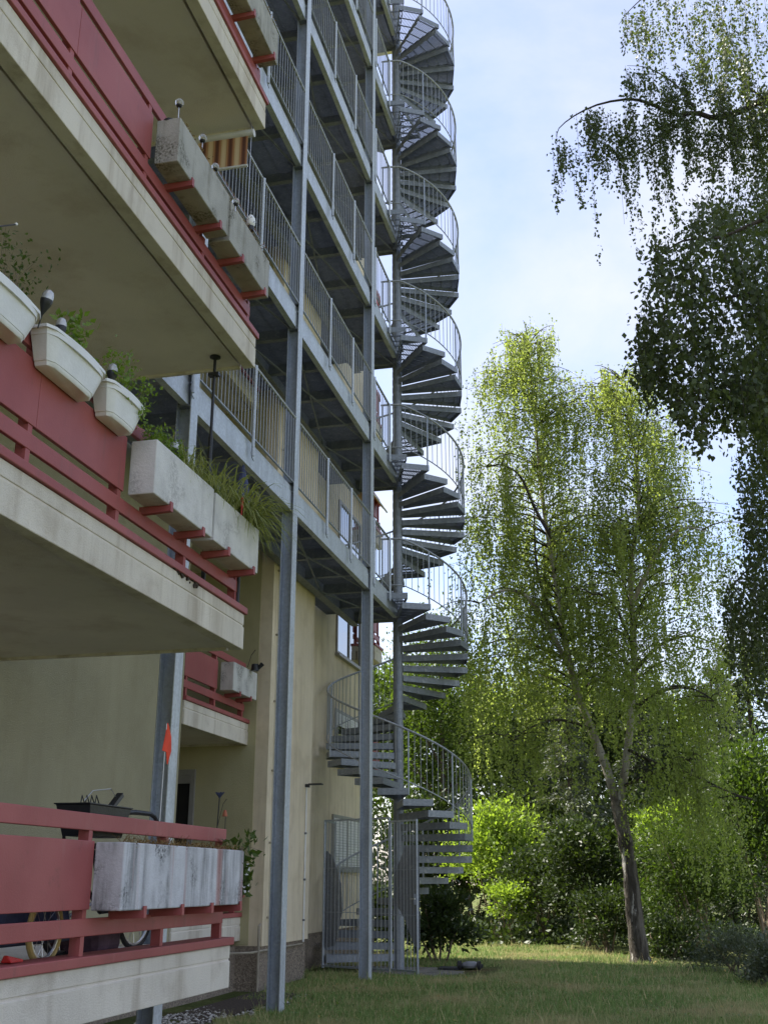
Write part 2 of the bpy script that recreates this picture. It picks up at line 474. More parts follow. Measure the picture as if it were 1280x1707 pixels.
# ------------------------------------------------------------------ ground
def ground_z(x, y):
    x = np.asarray(x, float); y = np.asarray(y, float)
    z = -0.05 + 0.012 * np.sin(x * 1.7 + y * 0.9) + 0.010 * np.sin(x * 0.6 - y * 1.3 + 1.0)
    z = z - 0.05 * np.clip((y - 18) / 4, 0, 1) * np.clip((-2.0 - x) / 2, 0, 1)
    k = np.clip((x - 0.6) / 5.0, 0, 1); z = z - 0.75 * k * k * (3 - 2 * k)
    return z
def build_ground():
    xs = np.concatenate([[-400, -150, -60, -30], np.linspace(-16, 16, 65), [30, 60, 150, 400]])
    ys = np.concatenate([[-400, -100, -30, -8], np.linspace(0, 44, 89), [60, 100, 200, 400]])
    X, Y = np.meshgrid(xs, ys)
    Z = ground_z(X, Y)
    nx, ny = len(xs), len(ys)
    v = np.stack([X, Y, Z], -1).reshape(-1, 3)
    f = [(j * nx + i, j * nx + i + 1, (j + 1) * nx + i + 1, (j + 1) * nx + i) for j in range(ny - 1) for i in range(nx - 1)]
    m, nt = mat('lawn_soil'); vv = coords(nt)
    c = mixc(nt, noise(nt, vv, 1.1, 5), (0.13, 0.17, 0.05), (0.22, 0.25, 0.085))
    c = mixc(nt, noise(nt, vv, 0.5, 5, 0.6, 0.52, 0.70), c, (0.17, 0.135, 0.06))
    c = mixc(nt, mul(nt, noise(nt, vv, 25, 6), 0.5), c, (0.05, 0.05, 0.02))
    finish(nt, c, 0.95, 0, noise(nt, vv, 60, 6), 0.8, 0.03, spec=0.1)
    me = bpy.data.meshes.new('ground'); me.from_pydata([tuple(p) for p in v], [], f); me.materials.append(m)
    me.polygons.foreach_set('use_smooth', [True] * len(me.polygons)); me.update()
    tag(link('ground', me), kind='structure')
build_ground()

def grass_blades():
    # denser close to the camera; only the lawn the photograph can see
    n = 330000
    Y = 11.5 + (rng.random(n) ** 1.5) * 18.5
    half = 0.36 * Y + 0.6
    cxl = -0.2315 * Y
    X = cxl + (rng.random(n) * 2 - 1) * half
    edge = np.interp(Y, [11, 17.5, 20, 22.5, 25, 29], [3.6, 2.0, 1.2, 0.2, -1.0, -3.6])
    keep = (X < edge + rng.normal(size=n) * 0.12)
    keep &= ~((X < -5.3) & (Y < 18.0)) & (X > -5.95)
    keep &= ~((X > -5.9) & (X < -2.68) & (Y > 18.95) & (Y < 20.95))
    keep &= ~((Y < 14.4) & (X < -4.62 + 0.12 * np.sin(Y * 5)))
    X, Y = X[keep], Y[keep]; n = len(X)
    clump = 0.5 + 0.5 * np.sin(X * 2.3 + np.sin(Y * 1.7) * 2) * np.sin(Y * 1.9 + X * 0.7)
    h = (0.028 + 0.048 * rng.random(n) ** 1.6) * (0.75 + 0.6 * clump)
    tall = rng.random(n) < 0.022
    h = np.where(tall, h * 2.2 + 0.05, h)
    w = 0.0035 + 0.004 * rng.random(n) + 0.0003 * (Y - 11)
    a = rng.random(n) * 2 * math.pi
    lean = rng.normal(size=(n, 2)) * 0.35
    Z = ground_z(X, Y) - 0.004
    V = np.empty((n, 3, 3))
    V[:, 0] = np.stack([X - np.cos(a) * w, Y - np.sin(a) * w, Z], -1)
    V[:, 1] = np.stack([X + np.cos(a) * w, Y + np.sin(a) * w, Z], -1)
    V[:, 2] = np.stack([X + lean[:, 0] * h, Y + lean[:, 1] * h, Z + h], -1)
    m, nt = mat('grass_blade')
    g = N(nt, 'ShaderNodeNewGeometry'); vv = coords(nt)
    c = mixc(nt, g.outputs['Random Per Island'], (0.16, 0.26, 0.065), (0.33, 0.44, 0.145))
    c = mixc(nt, noise(nt, vv, 0.55, 6, 0.65, 0.45, 0.67), c, (0.50, 0.44, 0.22))
    r = N(nt, 'ShaderNodeMapRange'); r.inputs['From Min'].default_value = 0.80; r.inputs['From Max'].default_value = 0.84
    nt.links.new(g.outputs['Random Per Island'], r.inputs[0])
    c = mixc(nt, r.outputs[0], c, (0.56, 0.47, 0.24))
    p = N(nt, 'ShaderNodeBsdfPrincipled'); nt.links.new(c, p.inputs['Base Color']); p.inputs['Roughness'].default_value = 0.55
    p.inputs['Specular IOR Level'].default_value = 0.25
    t = N(nt, 'ShaderNodeBsdfTranslucent'); nt.links.new(c, t.inputs['Color'])
    mx = N(nt, 'ShaderNodeMixShader'); mx.inputs[0].default_value = 0.35
    o = N(nt, 'ShaderNodeOutputMaterial')
    nt.links.new(p.outputs[0], mx.inputs[1]); nt.links.new(t.outputs[0], mx.inputs[2]); nt.links.new(mx.outputs[0], o.inputs[0])
    tag(link('lawn_grass', quads_mesh('lawn_grass', V, m, 3)), 'patchy green and straw coloured lawn grass', 'grass', kind='stuff')
grass_blades()

def lawn_weeds():
    # clover and plantain leaves lying low in the grass, and a few fallen leaves
    n = 5200
    k = rng.integers(0, 330, n)
    cy = 12.0 + rng.random(330) ** 1.4 * 13; cx = -0.2315 * cy + (rng.random(330) * 2 - 1) * 0.34 * cy
    X = cx[k] + rng.normal(size=n) * 0.10; Y = cy[k] + rng.normal(size=n) * 0.10
    edge = np.interp(Y, [11, 17.5, 20, 22.5, 25, 29], [3.6, 2.0, 1.2, 0.2, -1.0, -3.6])
    ok = (X < edge) & (X > -4.5) & ~((X < -2.6) & (Y > 18.9))
    X, Y = X[ok], Y[ok]; n = len(X)
    C = np.stack([X, Y, ground_z(X, Y) + 0.02 + 0.03 * rng.random(n)], -1)
    ax = rng.normal(size=(n, 3)) * np.array([1, 1, 0.25])
    V = leaf_quads(C, ax, 0.022 + 0.03 * rng.random(n), 0.75, 0.8)
    tag(link('lawn_weeds', quads_mesh('lawn_weeds', V, leafmat('weed_leaf', (0.09, 0.17, 0.05), (0.26, 0.36, 0.13), 0.35, 0.5))), 'low clover patches in the lawn', 'weeds', kind='stuff')
    n = 420
    Y = 12.0 + rng.random(n) * 12; X = -0.2315 * Y + (rng.random(n) * 2 - 1) * 0.34 * Y
    edge = np.interp(Y, [11, 17.5, 20, 22.5, 25, 29], [3.6, 2.0, 1.2, 0.2, -1.0, -3.6])
    ok = (X < edge) & (X > -4.6); X, Y = X[ok], Y[ok]; n = len(X)
    C = np.stack([X, Y, ground_z(X, Y) + 0.045 + 0.02 * rng.random(n)], -1)
    V = leaf_quads(C, rng.normal(size=(n, 3)) * np.array([1, 1, 0.3]), 0.035 + 0.025 * rng.random(n), 0.7, 0.8)
    tag(link('fallen_leaves', quads_mesh('fallen_leaves', V, leafmat('fallen_leaf', (0.30, 0.20, 0.06), (0.52, 0.42, 0.14), 0.3, 0.6, (1.1, 1.0, 0.8)))), 'fallen yellow birch leaves strewn over the lawn', 'leaves', kind='stuff')
lawn_weeds()

# paved pad under the staircase: separate paving stones
def paving():
    m, nt = mat('grey_paver'); v = coords(nt)
    oi = N(nt, 'ShaderNodeObjectInfo')
    c = mixc(nt, oi.outputs['Random'], (0.17, 0.155, 0.135), (0.30, 0.275, 0.24))
    c = mixc(nt, noise(nt, v, 14, 6), c, (0.20, 0.19, 0.15))
    finish(nt, c, 0.9, 0, noise(nt, v, 40, 5), 0.4, 0.01, spec=0.2)
    base = MB().box(-5.88, -2.70, 18.98, 20.92, -0.25, -0.098).build('paved_pad', M['soil'])
    tag(base, kind='structure')
    me = MB().box(-0.098, 0.098, -0.098, 0.098, -0.05, 0.0).mesh('paving_stone', m)
    for i in range(16):
        for j in range(10):
            link('paving_stone', me, base, (-5.78 + i * 0.2 - 0.004, 19.08 + j * 0.195, -0.078 + random.uniform(-0.004, 0.004)),
                 (random.uniform(-0.012, 0.012), random.uniform(-0.012, 0.012), random.uniform(-0.02, 0.02)))
paving()

# pale pebbles along the foot of the building
def gravel():
    b = MB(); 
    for k in range(1500):
        y = random.uniform(8.0, 15.4); x = random.uniform(-5.4, -4.62 + 0.1 * math.sin(y * 5))
        r = random.uniform(0.010, 0.028); z = float(ground_z(x, y)) + 0.004 + r * 0.3
        a = random.random() * 3
        ca, sa = math.cos(a) * r, math.sin(a) * r
        s = len(b.v)
        b.v += [(x + ca, y + sa, z), (x - sa, y + ca * 0.8, z), (x - ca, y - sa, z), (x + sa, y - ca * 0.8, z), (x, y, z + r * 0.6), (x, y, z - r * 0.6)]
        b.f += [(s, s+1, s+4), (s+1, s+2, s+4), (s+2, s+3, s+4), (s+3, s, s+4), (s+1, s, s+5), (s+2, s+1, s+5), (s+3, s+2, s+5), (s, s+3, s+5)]
    m, nt = mat('pale_pebble'); g = N(nt, 'ShaderNodeNewGeometry')
    finish(nt, mixc(nt, g.outputs['Random Per Island'], (0.25, 0.23, 0.20), (0.66, 0.63, 0.58)), 0.8)
    tag(b.build('gravel_strip', m), 'pale pebbles strewn along the foot of the building', 'gravel', kind='stuff')
    g2 = MB().box(-5.41, -4.75, 7.0, 15.4, -0.2, -0.034).build('gravel_bed', M['soil'])
    tag(g2, kind='structure')
gravel()

# ------------------------------------------------------------------ apartment building
ROOF = 23.0
XF, XP, XR = -5.75, -5.40, -5.90        # balcony facade, pier face, rear wall beyond the pier
bld = root('apartment_building', (-5.75, 9.0, 0), 'cream apartment block with red railed balconies stacked up its left side', 'building')
LOW = 14.9  # unseen near roof kept low so sunlit ground bounces light onto the balconies
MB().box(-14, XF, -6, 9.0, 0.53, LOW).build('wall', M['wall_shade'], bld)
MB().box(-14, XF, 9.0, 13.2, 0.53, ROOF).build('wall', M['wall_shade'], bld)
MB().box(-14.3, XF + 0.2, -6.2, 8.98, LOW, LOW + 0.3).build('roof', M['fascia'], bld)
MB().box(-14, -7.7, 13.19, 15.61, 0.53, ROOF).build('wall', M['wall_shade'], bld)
MB().box(-14, XP, 15.6, 17.8, 0.53, ROOF).build('pier', M['wall'], bld)
MB().box(-14, XR, 17.79, 24.0, 0.53, ROOF).build('wall', M['wall'], bld)
MB().box(-8.0, -5.60, 15.586, 15.5995, 0.54, ROOF - 0.1).build('loggia_shade_skin', M['ochre'], bld)  # thin sheet added over the pier side, its shade painted in
MB().box(-14, XF - 0.04, -6, 13.2, -0.3, 0.53).build('plinth', M['plinth'], bld)
MB().box(-14, -5.78, 13.199, 15.6, -0.3, 0.53).build('plinth', M['plinth'], bld)
MB().box(-14, XP - 0.035, 15.599, 17.78, -0.3, 0.532).build('plinth', M['plinth'], bld)
MB().box(-14, XR - 0.03, 17.779, 24.02, -0.3, 0.531).build('plinth', M['plinth'], bld)
MB().box(-14.3, XP + 0.25, 9.0, 24.05, ROOF, ROOF + 0.3).build('roof', M['fascia'], bld)

LV = [0.91 + 2.695 * k for k in range(8)]

def balcony_set(k, xo, xi, y0, y1, panel_to, posts, brackets, full=True):
    """one balcony: slab with grooved fascia, red ledge, rails, panel, posts, planter brackets"""
    L = LV[k]
    s = MB().box(xi - 0.02, xo - 0.145, y0, y1 - 0.03, L - 0.285, L - 0.02)
    slab = s.build('balcony', M['soffit'], bld)
    MB().box(xo - 0.11, xo, y0, y1, L - 0.31, L - 0.112).build('fascia', M['fascia'], slab, bevel=0.006)
    MB().box(xo - 0.146, xo - 0.012, y0, y1 - 0.004, L - 0.113, L - 0.094).build('fascia_groove', M['soffit'], slab)
    MB().box(xo - 0.146, xo - 0.004, y0, y1, L - 0.095, L).build('fascia', M['fascia'], slab, bevel=0.005)
    MB().box(xi, xo - 0.14, y1 - 0.031, y1, L - 0.31, L - 0.001).build('fascia', M['fascia'], slab)
    led = MB().box(xo - 0.20, xo + 0.018, y0, y1 + 0.03, L + 0.004, L + 0.062).build('ledge', M['red'], slab, bevel=0.006)
    if not full: return slab
    rx = xo - 0.03                       # outer face of the railing
    yr = y1 - 0.12
    MB().box(rx - 0.03, rx, y0, yr, L + 0.17, L + 0.272).build('rail', M['red'], slab, bevel=0.005)
    MB().box(rx - 0.03, rx, y0, yr, L + 0.782, L + 0.885).build('rail', M['red'], slab, bevel=0.005)
    ys = y0
    step = 1.15
    edges = [panel_to]
    while edges[-1] - step > y0: edges.append(edges[-1] - step)
    edges.append(y0)
    prev = None
    for a, b in zip(edges[1:], edges[:-1]):
        if b - a < 0.05: continue
        MB().box(rx - 0.026, rx + 0.004, a, b - 0.003, L + 0.322, L + 0.722).build('panel', M['red'], slab, bevel=0.004)
    for y in posts:
        MB().box(rx - 0.075, rx - 0.031, y - 0.022, y + 0.022, L + 0.06, L + 0.885).build('post', M['red'], slab)
        for za, zb in ((0.06, 0.17), (0.272, 0.322), (0.722, 0.782)):
            if za == 0.722 or za == 0.272 or True:
                MB().box(rx - 0.030, rx - 0.004, y - 0.024, y + 0.024, L + za, L + zb).build('post', M['red'], slab)
    for y in brackets:
        yb = y
        b = MB()
        b.prism([(rx - 0.02, yb - 0.02, L + 0.255), (rx + 0.222, yb - 0.02, L + 0.268), (rx + 0.222, yb - 0.02, L + 0.338), (rx + 0.212, yb - 0.02, L + 0.338),
                 (rx + 0.212, yb - 0.02, L + 0.312), (rx - 0.02, yb - 0.02, L + 0.312)], (0, 0.04, 0))
        b.build('bracket', M['red'], slab)
    return slab

BR = [6.82, 7.42, 7.96, 8.55]
for k in range(0, 5):
    balcony_set(k, -3.33, XF, -1.0, 8.87, 6.5, [0.7, 1.85, 3.0, 4.15, 5.3, 6.45, 7.6, 8.72], BR)
for k in (0, 1):
    balcony_set(k, -5.72, -7.7, 13.21, 15.59, 14.35, [13.3, 14.3, 15.4], [14.7, 15.15])
for k in (2, 3, 4, 5, 6):
    balcony_set(k, -5.76, -7.7, 13.21, 15.59, 14.35, [13.3, 14.3, 15.4], [], full=False)
for k in range(1, 7):
    balcony_set(k, -5.62, -6.2, 23.1, 23.8, 23.4, [23.2, 23.7], [], full=True)

# windows of the rear wall, balcony doors
def window(y0, y1, z0, z1, shut=0.0, mull=1, x=XR):
    fr = MB()
    t = 0.06
    fr.box(x, x + 0.035, y0, y1, z0, z0 + t).box(x, x + 0.035, y0, y1, z1 - t, z1)
    fr.box(x, x + 0.0352, y0, y0 + t, z0 + t, z1 - t).box(x, x + 0.0352, y1 - t, y1, z0 + t, z1 - t)
    for i in range(1, mull + 1):
        ym = y0 + (y1 - y0) * i / (mull + 1)
        fr.box(x, x + 0.034, ym - 0.04, ym + 0.04, z0 + t, z1 - t)
    w = fr.build('window', M['frame_grey'], bld)
    MB().box(x, x + 0.012, y0 + t, y1 - t, z0 + t, z1 - t).build('pane', M['pane'], w)
    MB().box(x, x + 0.09, y0 - 0.04, y1 + 0.04, z0 - 0.05, z0 - 0.002).build('sill', M['frame_grey'], w)
    if shut:
        zz = z1 - t
        while zz > z1 - (z1 - z0) * shut:
            MB().box(x + 0.014, x + 0.030, y0 + t, y1 - t, zz - 0.048, zz - 0.004).build('slat', M['shutter'], w)
            zz -= 0.05
window(20.93, 22.85, 5.72, 7.0)
window(20.93, 22.75, 3.55, 4.62, 0.28)
window(20.84, 23.0, 1.60, 2.60, 1.0)
for k in range(5):
    window(21.0, 22.8, 7.95 + 2.7 * k, 9.0 + 2.7 * k)
# doors onto the balconies behind the railings
for k in range(5):
    L = LV[k]
    d = MB().box(XF, XF + 0.03, 2.2, 2.3, L, L + 2.1).box(XF, XF + 0.03, 4.1, 4.2, L, L + 2.1).box(XF, XF + 0.031, 2.3, 4.1, L + 2.0, L + 2.1).box(XF, XF + 0.028, 3.2, 3.3, L, L + 2.0).build('balcony_door', M['frame_white'], bld)
    MB().box(XF, XF + 0.01, 2.3, 4.1, L, L + 2.0).build('pane', M['pane'], d)
    if k == 1:
        for i in range(20):
            MB().box(XF + 0.012, XF + 0.026, 2.3, 3.2, L + 1.955 - i * 0.05 - 0.044, L + 1.955 - i * 0.05).build('slat', M['frame_white'], d)
# loggia door in the side wall (faces the camera)
p0 = at(298, 1283, 15.6); p1 = at(328, 1283, 15.6)
d = MB()
zt = p1.z
d.box(p0.x - 0.25, p1.x, 15.54, 15.5855, zt - 0.08, zt).box(p1.x - 0.07, p1.x, 15.54, 15.5855, 0.95, zt - 0.08).box(p0.x - 0.25, p0.x - 0.18, 15.54, 15.5855, 0.95, zt - 0.08)
d = d.build('balcony_door', M['frame_grey'], bld)
MB().box(p0.x - 0.18, p1.x - 0.07, 15.575, 15.5852, 0.95, zt - 0.08).build('pane', M['dark_in'], d)
MB().box(p0.x - 0.18, p1.x - 0.07, 15.555, 15.574, zt - 0.20, zt - 0.082).build('shutter_box', M['frame_grey'], d)

# lightning conductor with clips on the pier, flat conduits low on the plinth
cab = MB().tube([(XP + 0.02, 15.78, 0.55), (XP + 0.02, 15.78, 22.6)], 0.004, 5).build('lightning_conductor', M['cable'], bld)
z = 0.9
while z < 22:
    MB().box(XP, XP + 0.03, 15.762, 15.798, z - 0.014, z + 0.014).build('clip', M['cable'], cab)
    z += 1.02
pipe = MB().tube([(XP - 0.01, 17.55, 0.47), (XP - 0.01, 15.2, 0.47), (XF + 0.02, 14.9, 0.47), (XF + 0.02, 13.4, 0.47)], 0.016, 6).build('conduit', M['cable'], bld)
MB().tube([(XP + 0.005, 15.45, -0.05), (XP + 0.005, 15.45, 0.80), (XP + 0.005, 15.5, 0.82)], 0.018, 6).build('conduit', M['cable'], bld)

# damaged patch on the second balcony's fascia
ch = MB()
for i in range(26):
    t = random.random()
    c = at(284 + 50 * t + random.uniform(-3, 3), 938 + 46 * t + random.uniform(-8, 6), 7.5)
    y = c.y + (284 + 50 * t - 309) * 0.0
    d_ = ray(284 + 50 * t, 936 + 44 * t + random.uniform(-4, 7)); s_ = -3.3285 / d_.x
    yy, zz = d_.y * s_, ZC + d_.z * s_
    w_, h_ = random.uniform(0.006, 0.03), random.uniform(0.006, 0.022)
    pts = []
    for q in range(7):
        a = q / 7 * 2 * math.pi; rr = random.uniform(0.6, 1.2)
        pts.append((-3.331 - 0.001, yy + math.cos(a) * w_ * rr, zz + math.sin(a) * h_ * rr))
    ch.prism(pts, (0.004 + 0.0004 * i, 0, 0))
tag(ch.build('spalled_patch', M['soil'], bld), kind='stuff')

# ------------------------------------------------------------------ steel escape gallery
XG = -4.40
POSTS = [9.78, 13.26, 17.54]
DECK = [6.36 + 2.70 * k for k in range(6)]
gal = root('escape_gallery', (XG, 13.26, 0), 'galvanised steel escape gallery on tall posts running along the facade', 'gallery')
GY0, GY1 = 9.05, 20.18
stf_me = MB().box(-0.068, 0.068, -0.088, -0.0052, -0.007, 0.007).mesh('stiffener', M['galv_dark'])
blt_me = MB().tube([(0, -0.03, 0), (0, -0.004, 0)], 0.012, 6).mesh('bolt', M['galv_dark'])
for y in POSTS:
    z1 = 22.2
    p = MB()
    p.box(XG - 0.068, XG + 0.068, y - 0.005, y + 0.005, -0.15, z1)
    post = p.build('post', M['galv'], gal)
    MB().box(XG + 0.0682, XG + 0.082, y - 0.09, y + 0.09, -0.15, z1).build('flange', M['galv_light'], post, bevel=0.003)  # outer flange in paler steel: sky light painted into its colour
    MB().box(XG - 0.082, XG - 0.0682, y - 0.09, y + 0.09, -0.15, z1).build('flange', M['galv'], post, bevel=0.003)
    MB().box(XG - 0.17, XG + 0.17, y - 0.16, y + 0.16, -0.14, -0.06).build('foot_plate', M['galv'], post)
    for D in DECK:
        for dz in (-0.29, -0.035, 0.10):
            link('stiffener', stf_me, post, (XG, y, D + dz))
        for bz in (-0.21, -0.12):
            link('bolt', blt_me, post, (XG - 0.03, y, D + bz))
bal_me = MB().tube([(0, 0, 0), (0, 0, 0.93)], 0.0062, 5, cap=False).mesh('baluster', M['rail'])
sta_me = MB().tube([(0, 0, 0), (0, 0, 1.19)], 0.021, 8).mesh('stanchion', M['galv_light'], True)
hook_me = MB().tube([(0, 0, 0.05), (0.0, -0.03, -0.01), (0, -0.04, -0.06), (0.0, -0.01, -0.11), (0, 0.05, -0.13)], 0.006, 5).mesh('hook', M['galv_dark'])
for k, D in enumerate(DECK):
    g = MB()
    y = GY0 + 0.02
    while y < GY1:
        xi = XP + 0.01 if 15.58 < y < 17.82 else (XF + 0.03 if y < 15.6 else XR + 0.02)
        g.box(xi, XG - 0.06, y, y + 0.0035, D - 0.034, D)
        y += 0.034
    for x in (-5.30, -5.08, -4.86, -4.64):
        g.box(x, x + 0.006, GY0, GY1, D - 0.016, D - 0.002)
    w = g.build('walkway', M['galv_dark'], gal)
    segs = [(GY0, POSTS[0] - 0.005), (POSTS[0] + 0.005, POSTS[1] - 0.005), (POSTS[1] + 0.005, POSTS[2] - 0.005), (POSTS[2] + 0.005, GY1 - 0.5)]
    for a, b in segs:
        bm = MB().box(XG + 0.030, XG + 0.040, a, b, D - 0.28, D - 0.03)
        bm.box(XG - 0.04, XG + 0.030, a, b, D - 0.28, D - 0.268).box(XG - 0.04, XG + 0.030, a, b, D - 0.042, D - 0.03)
        bm.build('edge_beam', M['galv_light'], w)
        MB().box(XG + 0.012, XG + 0.028, a, b, D - 0.029, D + 0.055).build('kick_plate', M['galv_light'], w)
    ib = MB().box(XP + 0.10, XP + 0.108, GY0, GY1, D - 0.28, D - 0.036)
    ib.box(XP + 0.03, XP + 0.178, GY0, GY1, D - 0.292, D - 0.28)
    ib.build('inner_beam', M['galv_dark'], w)
    y = GY0 + 0.25
    i = 0
    while y < GY1:
        c = MB().box(XP + 0.11, XG - 0.042, y - 0.004, y + 0.004, D - 0.20, D - 0.036)
        c.box(XP + 0.11, XG - 0.042, y - 0.045, y + 0.045, D - 0.21, D - 0.20)
        c.build('cross_beam', M['galv_dark'], w)
        y += 1.08; i += 1
    MB().box(XP + 0.11, XG + 0.03, GY1 - 0.012, GY1, D - 0.25, D - 0.036).build('end_beam', M['galv_dark'], w)
    for a, b in ((POSTS[0], POSTS[1]), (POSTS[1], POSTS[2]), (POSTS[2], GY1)):
        MB().bar((XG - 0.05, a, D - 0.235), (XP + 0.16, b, D - 0.235), 0.02).build('brace', M['galv_dark'], w)
        MB().bar((XP + 0.16, a, D - 0.260), (XG - 0.05, b, D - 0.260), 0.02).build('brace', M['galv_dark'], w)
    # railing
    xr = XG + 0.068
    ye = 18.86
    for a, b in ((GY0, POSTS[0] - 0.10), (POSTS[0] + 0.10, POSTS[1] - 0.10), (POSTS[1] + 0.10, POSTS[2] - 0.10), (POSTS[2] + 0.10, ye)):
        MB().tube([(xr, a, D + 1.03), (xr, b, D + 1.03)], 0.021, 8).build('handrail', M['rail'], w, smooth=True)
        MB().box(xr - 0.012, xr + 0.012, a, b, D + 0.085, D + 0.10).build('bottom_rail', M['rail'], w)
        n = max(1, round((b - a) / 1.4))
        for q in range(n + 1):
            yy = a + (b - a) * q / n
            if n > 1 and q in (0, n) and not (b == ye and q == n): continue
            link('stanchion', sta_me, w, (xr + 0.024, yy, D - 0.16))
            link('hook', hook_me, w, (xr + 0.024, yy - 0.01, D - 0.08))
    stuff = MB()
    y = GY0 + 0.06
    while y < ye:
        if min(abs(y - q) for q in POSTS) > 0.11:
            if k < 3: link('baluster', bal_me, w, (xr, y, D + 0.095))
            else: stuff.tube([(xr, y, D + 0.095), (xr, y, D + 1.02)], 0.0062, 5, cap=False)
        y += 0.108
    if k >= 3: tag(stuff.build('baluster', M['rail'], w), kind='stuff')

# ------------------------------------------------------------------ spiral staircase
PX, PY, PR = -4.46, 20.2, 1.34
S = 18.95; A0 = -91.0
spi = root('spiral_staircase', (PX, PY, -0.1), 'tall grey steel spiral staircase winding round a central pole', 'staircase')
MB().tube([(PX, PY, -0.12), (PX, PY, 22.0)], 0.093, 20).build('central_pole', M['tread'], spi, smooth=True)
for z in np.arange(0.2, 21.8, 0.18):
    pass
# tread: local x is the radial direction, fan opens towards +x
def wedge_pts(h):
    ha = RAD(S / 2 + 2.2); wi = 0.06
    return [(0.085, -wi, h), (PR * math.cos(ha), -PR * math.sin(ha), h), (PR * math.cos(ha), PR * math.sin(ha), h), (0.085, wi, h)]
def tread_mesh():
    b = MB(); T = 0.006
    lo = wedge_pts(-0.112); hi = wedge_pts(0.0)
    for i in (0, 1, 2):
        p, q = Vector(lo[i]), Vector(lo[i + 1]); d = (q - p).normalized(); n = Vector((d.y, -d.x, 0)) * T
        pu, qu = Vector(hi[i]), Vector(hi[i + 1])
        b.hexa([p - n, p, q, q - n, pu - n, pu, qu, qu - n])
    # sleeve round the pole
    b.tube([(0, 0, -0.105), (0, 0, 0.004)], 0.098, 16)
    return b.mesh('tread', M['tread'])
def grating_mesh():
    b = MB()
    ha = RAD(S / 2 + 2.2); wi = 0.06
    xe = PR * math.cos(ha)
    ye = PR * math.sin(ha)
    y = -ye + 0.02
    while y < ye - 0.01:
        xs = 0.10 if abs(y) < wi - 0.01 else 0.085 + (abs(y) - wi) / (ye - wi) * (xe - 0.085) + 0.02
        if xe - xs > 0.05: b.box(xs, xe - 0.006, y - 0.0015, y + 0.0015, -0.03, -0.002)
        y += 0.0315
    for x in (0.30, 0.52, 0.74, 0.96, 1.18):
        hw = wi + (x - 0.085) / (xe - 0.085) * (ye - wi) - 0.008
        b.box(x - 0.003, x + 0.003, -hw, hw, -0.032, -0.001)
    return b.mesh('grating', M['galv_dark'])
tr_me, gr_me = tread_mesh(), grating_mesh()
sb_me = MB().tube([(0, 0, 0), (0, 0, 0.87)], 0.0065, 5, cap=False).mesh('baluster', M['rail'])
sp_me = MB().tube([(0, 0, 0), (0, 0, 1.10)], 0.016, 8).mesh('stanchion', M['galv'], True)
n_bal = 0
def flight(D, n, rise, last):
    """treads going down from the deck at height D, turning anticlockwise"""
    global n_bal
    for i in range(0, n + 1):
        a = RAD(A0 + S * (i + 0.5)); z = D - rise * i
        t = link('tread', tr_me, spi, (PX, PY, z), (0, 0, a))
        link('grating', gr_me, t)
    def zz(a):                                   # height of the pitch line at angle a (degrees)
        u = (a - A0) / S - 0.9
        return D - rise * max(0.0, u)
    a_end = A0 + S * (n + 0.7)
    rr = PR - 0.012
    P = lambda a, dz: (PX + rr * math.cos(RAD(a)), PY + rr * math.sin(RAD(a)), zz(a) + dz)
    angs = np.arange(A0, a_end, 4.0)
    MB().tube([P(a, 1.02) for a in angs], 0.02, 8).build('handrail', M['rail'], spi, smooth=True)
    MB().tube([P(a, 0.14) for a in angs], 0.011, 6).build('bottom_rail', M['rail'], spi, smooth=True)
    a = A0 + 1.0; j = 0
    st = MB()
    while a < a_end:
        if j % 8 == 0:
            x, y, z = P(a, -0.08); link('stanchion', sp_me, spi, (x, y, z))
        else:
            x, y, z = P(a, 0.145)
            if n_bal < 300: link('baluster', sb_me, spi, (x, y, z)); n_bal += 1
            else: st.tube([(x, y, z), (x, y, z + 0.87)], 0.0065, 5, cap=False)
        a += 4.75; j += 1
    if st.v: tag(st.build('baluster', M['rail'], spi), kind='stuff')
flight(DECK[0], 34, 6.36 / 35, True)
for k in range(1, 6):
    flight(DECK[k], 14, 0.18, False)

# ------------------------------------------------------------------ security gate round the foot of the stairs
gate = root('security_gate', (-4.9, 19.0, -0.08), 'barred steel gate cage round the foot of the spiral stairs', 'gate')
def barred(p, q, z0, z1, name, pitch=0.085):
    p = Vector((p[0], p[1], 0)); q = Vector((q[0], q[1], 0)); d = q - p; Ln = d.length
    fr = MB()
    for c in (p, q): fr.tube([(c.x, c.y, z0 - 0.03), (c.x, c.y, z1)], 0.02, 8)
    for z in (z0, z1 - 0.015): fr.bar((p.x, p.y, z), (q.x, q.y, z), 0.03)
    for f_ in (0.36, 0.66): fr.bar((p.x, p.y, z0 + (z1 - z0) * f_), (q.x, q.y, z0 + (z1 - z0) * f_), 0.010)
    fo = fr.build(name, M['galv'], gate)
    n = int(Ln / pitch)
    for i in range(1, n):
        c = p + d * (i / n)
        MB().tube([(c.x, c.y, z0), (c.x, c.y, z1 - 0.015)], 0.0065, 5, cap=False).build('bar', M['rail'], fo)
    return fo
g0 = at(538, 1600, 19.45); g1 = at(649, 1600, 18.80); g2 = at(696, 1600, 18.35)
barred((g0.x, g0.y), (g1.x, g1.y), 0.02, 2.42, 'fence_panel')
dr = barred((g1.x + 0.03, g1.y - 0.02), (g2.x, g2.y), 0.03, 2.36, 'door')
barred((g0.x, g0.y + 0.02), (g0.x - 0.05, 20.3), 0.02, 2.42, 'fence_panel', 0.11)
MB().bar((g2.x - 0.03, g2.y - 0.03, 1.12), (g2.x - 0.12, g2.y + 0.03, 1.12), 0.02).build('handle', M['steel'], dr)
MB().box(g2.x - 0.05, g2.x + 0.0, g2.y - 0.02, g2.y + 0.03, 1.03, 1.2).build('lock_case', M['galv_dark'], dr)
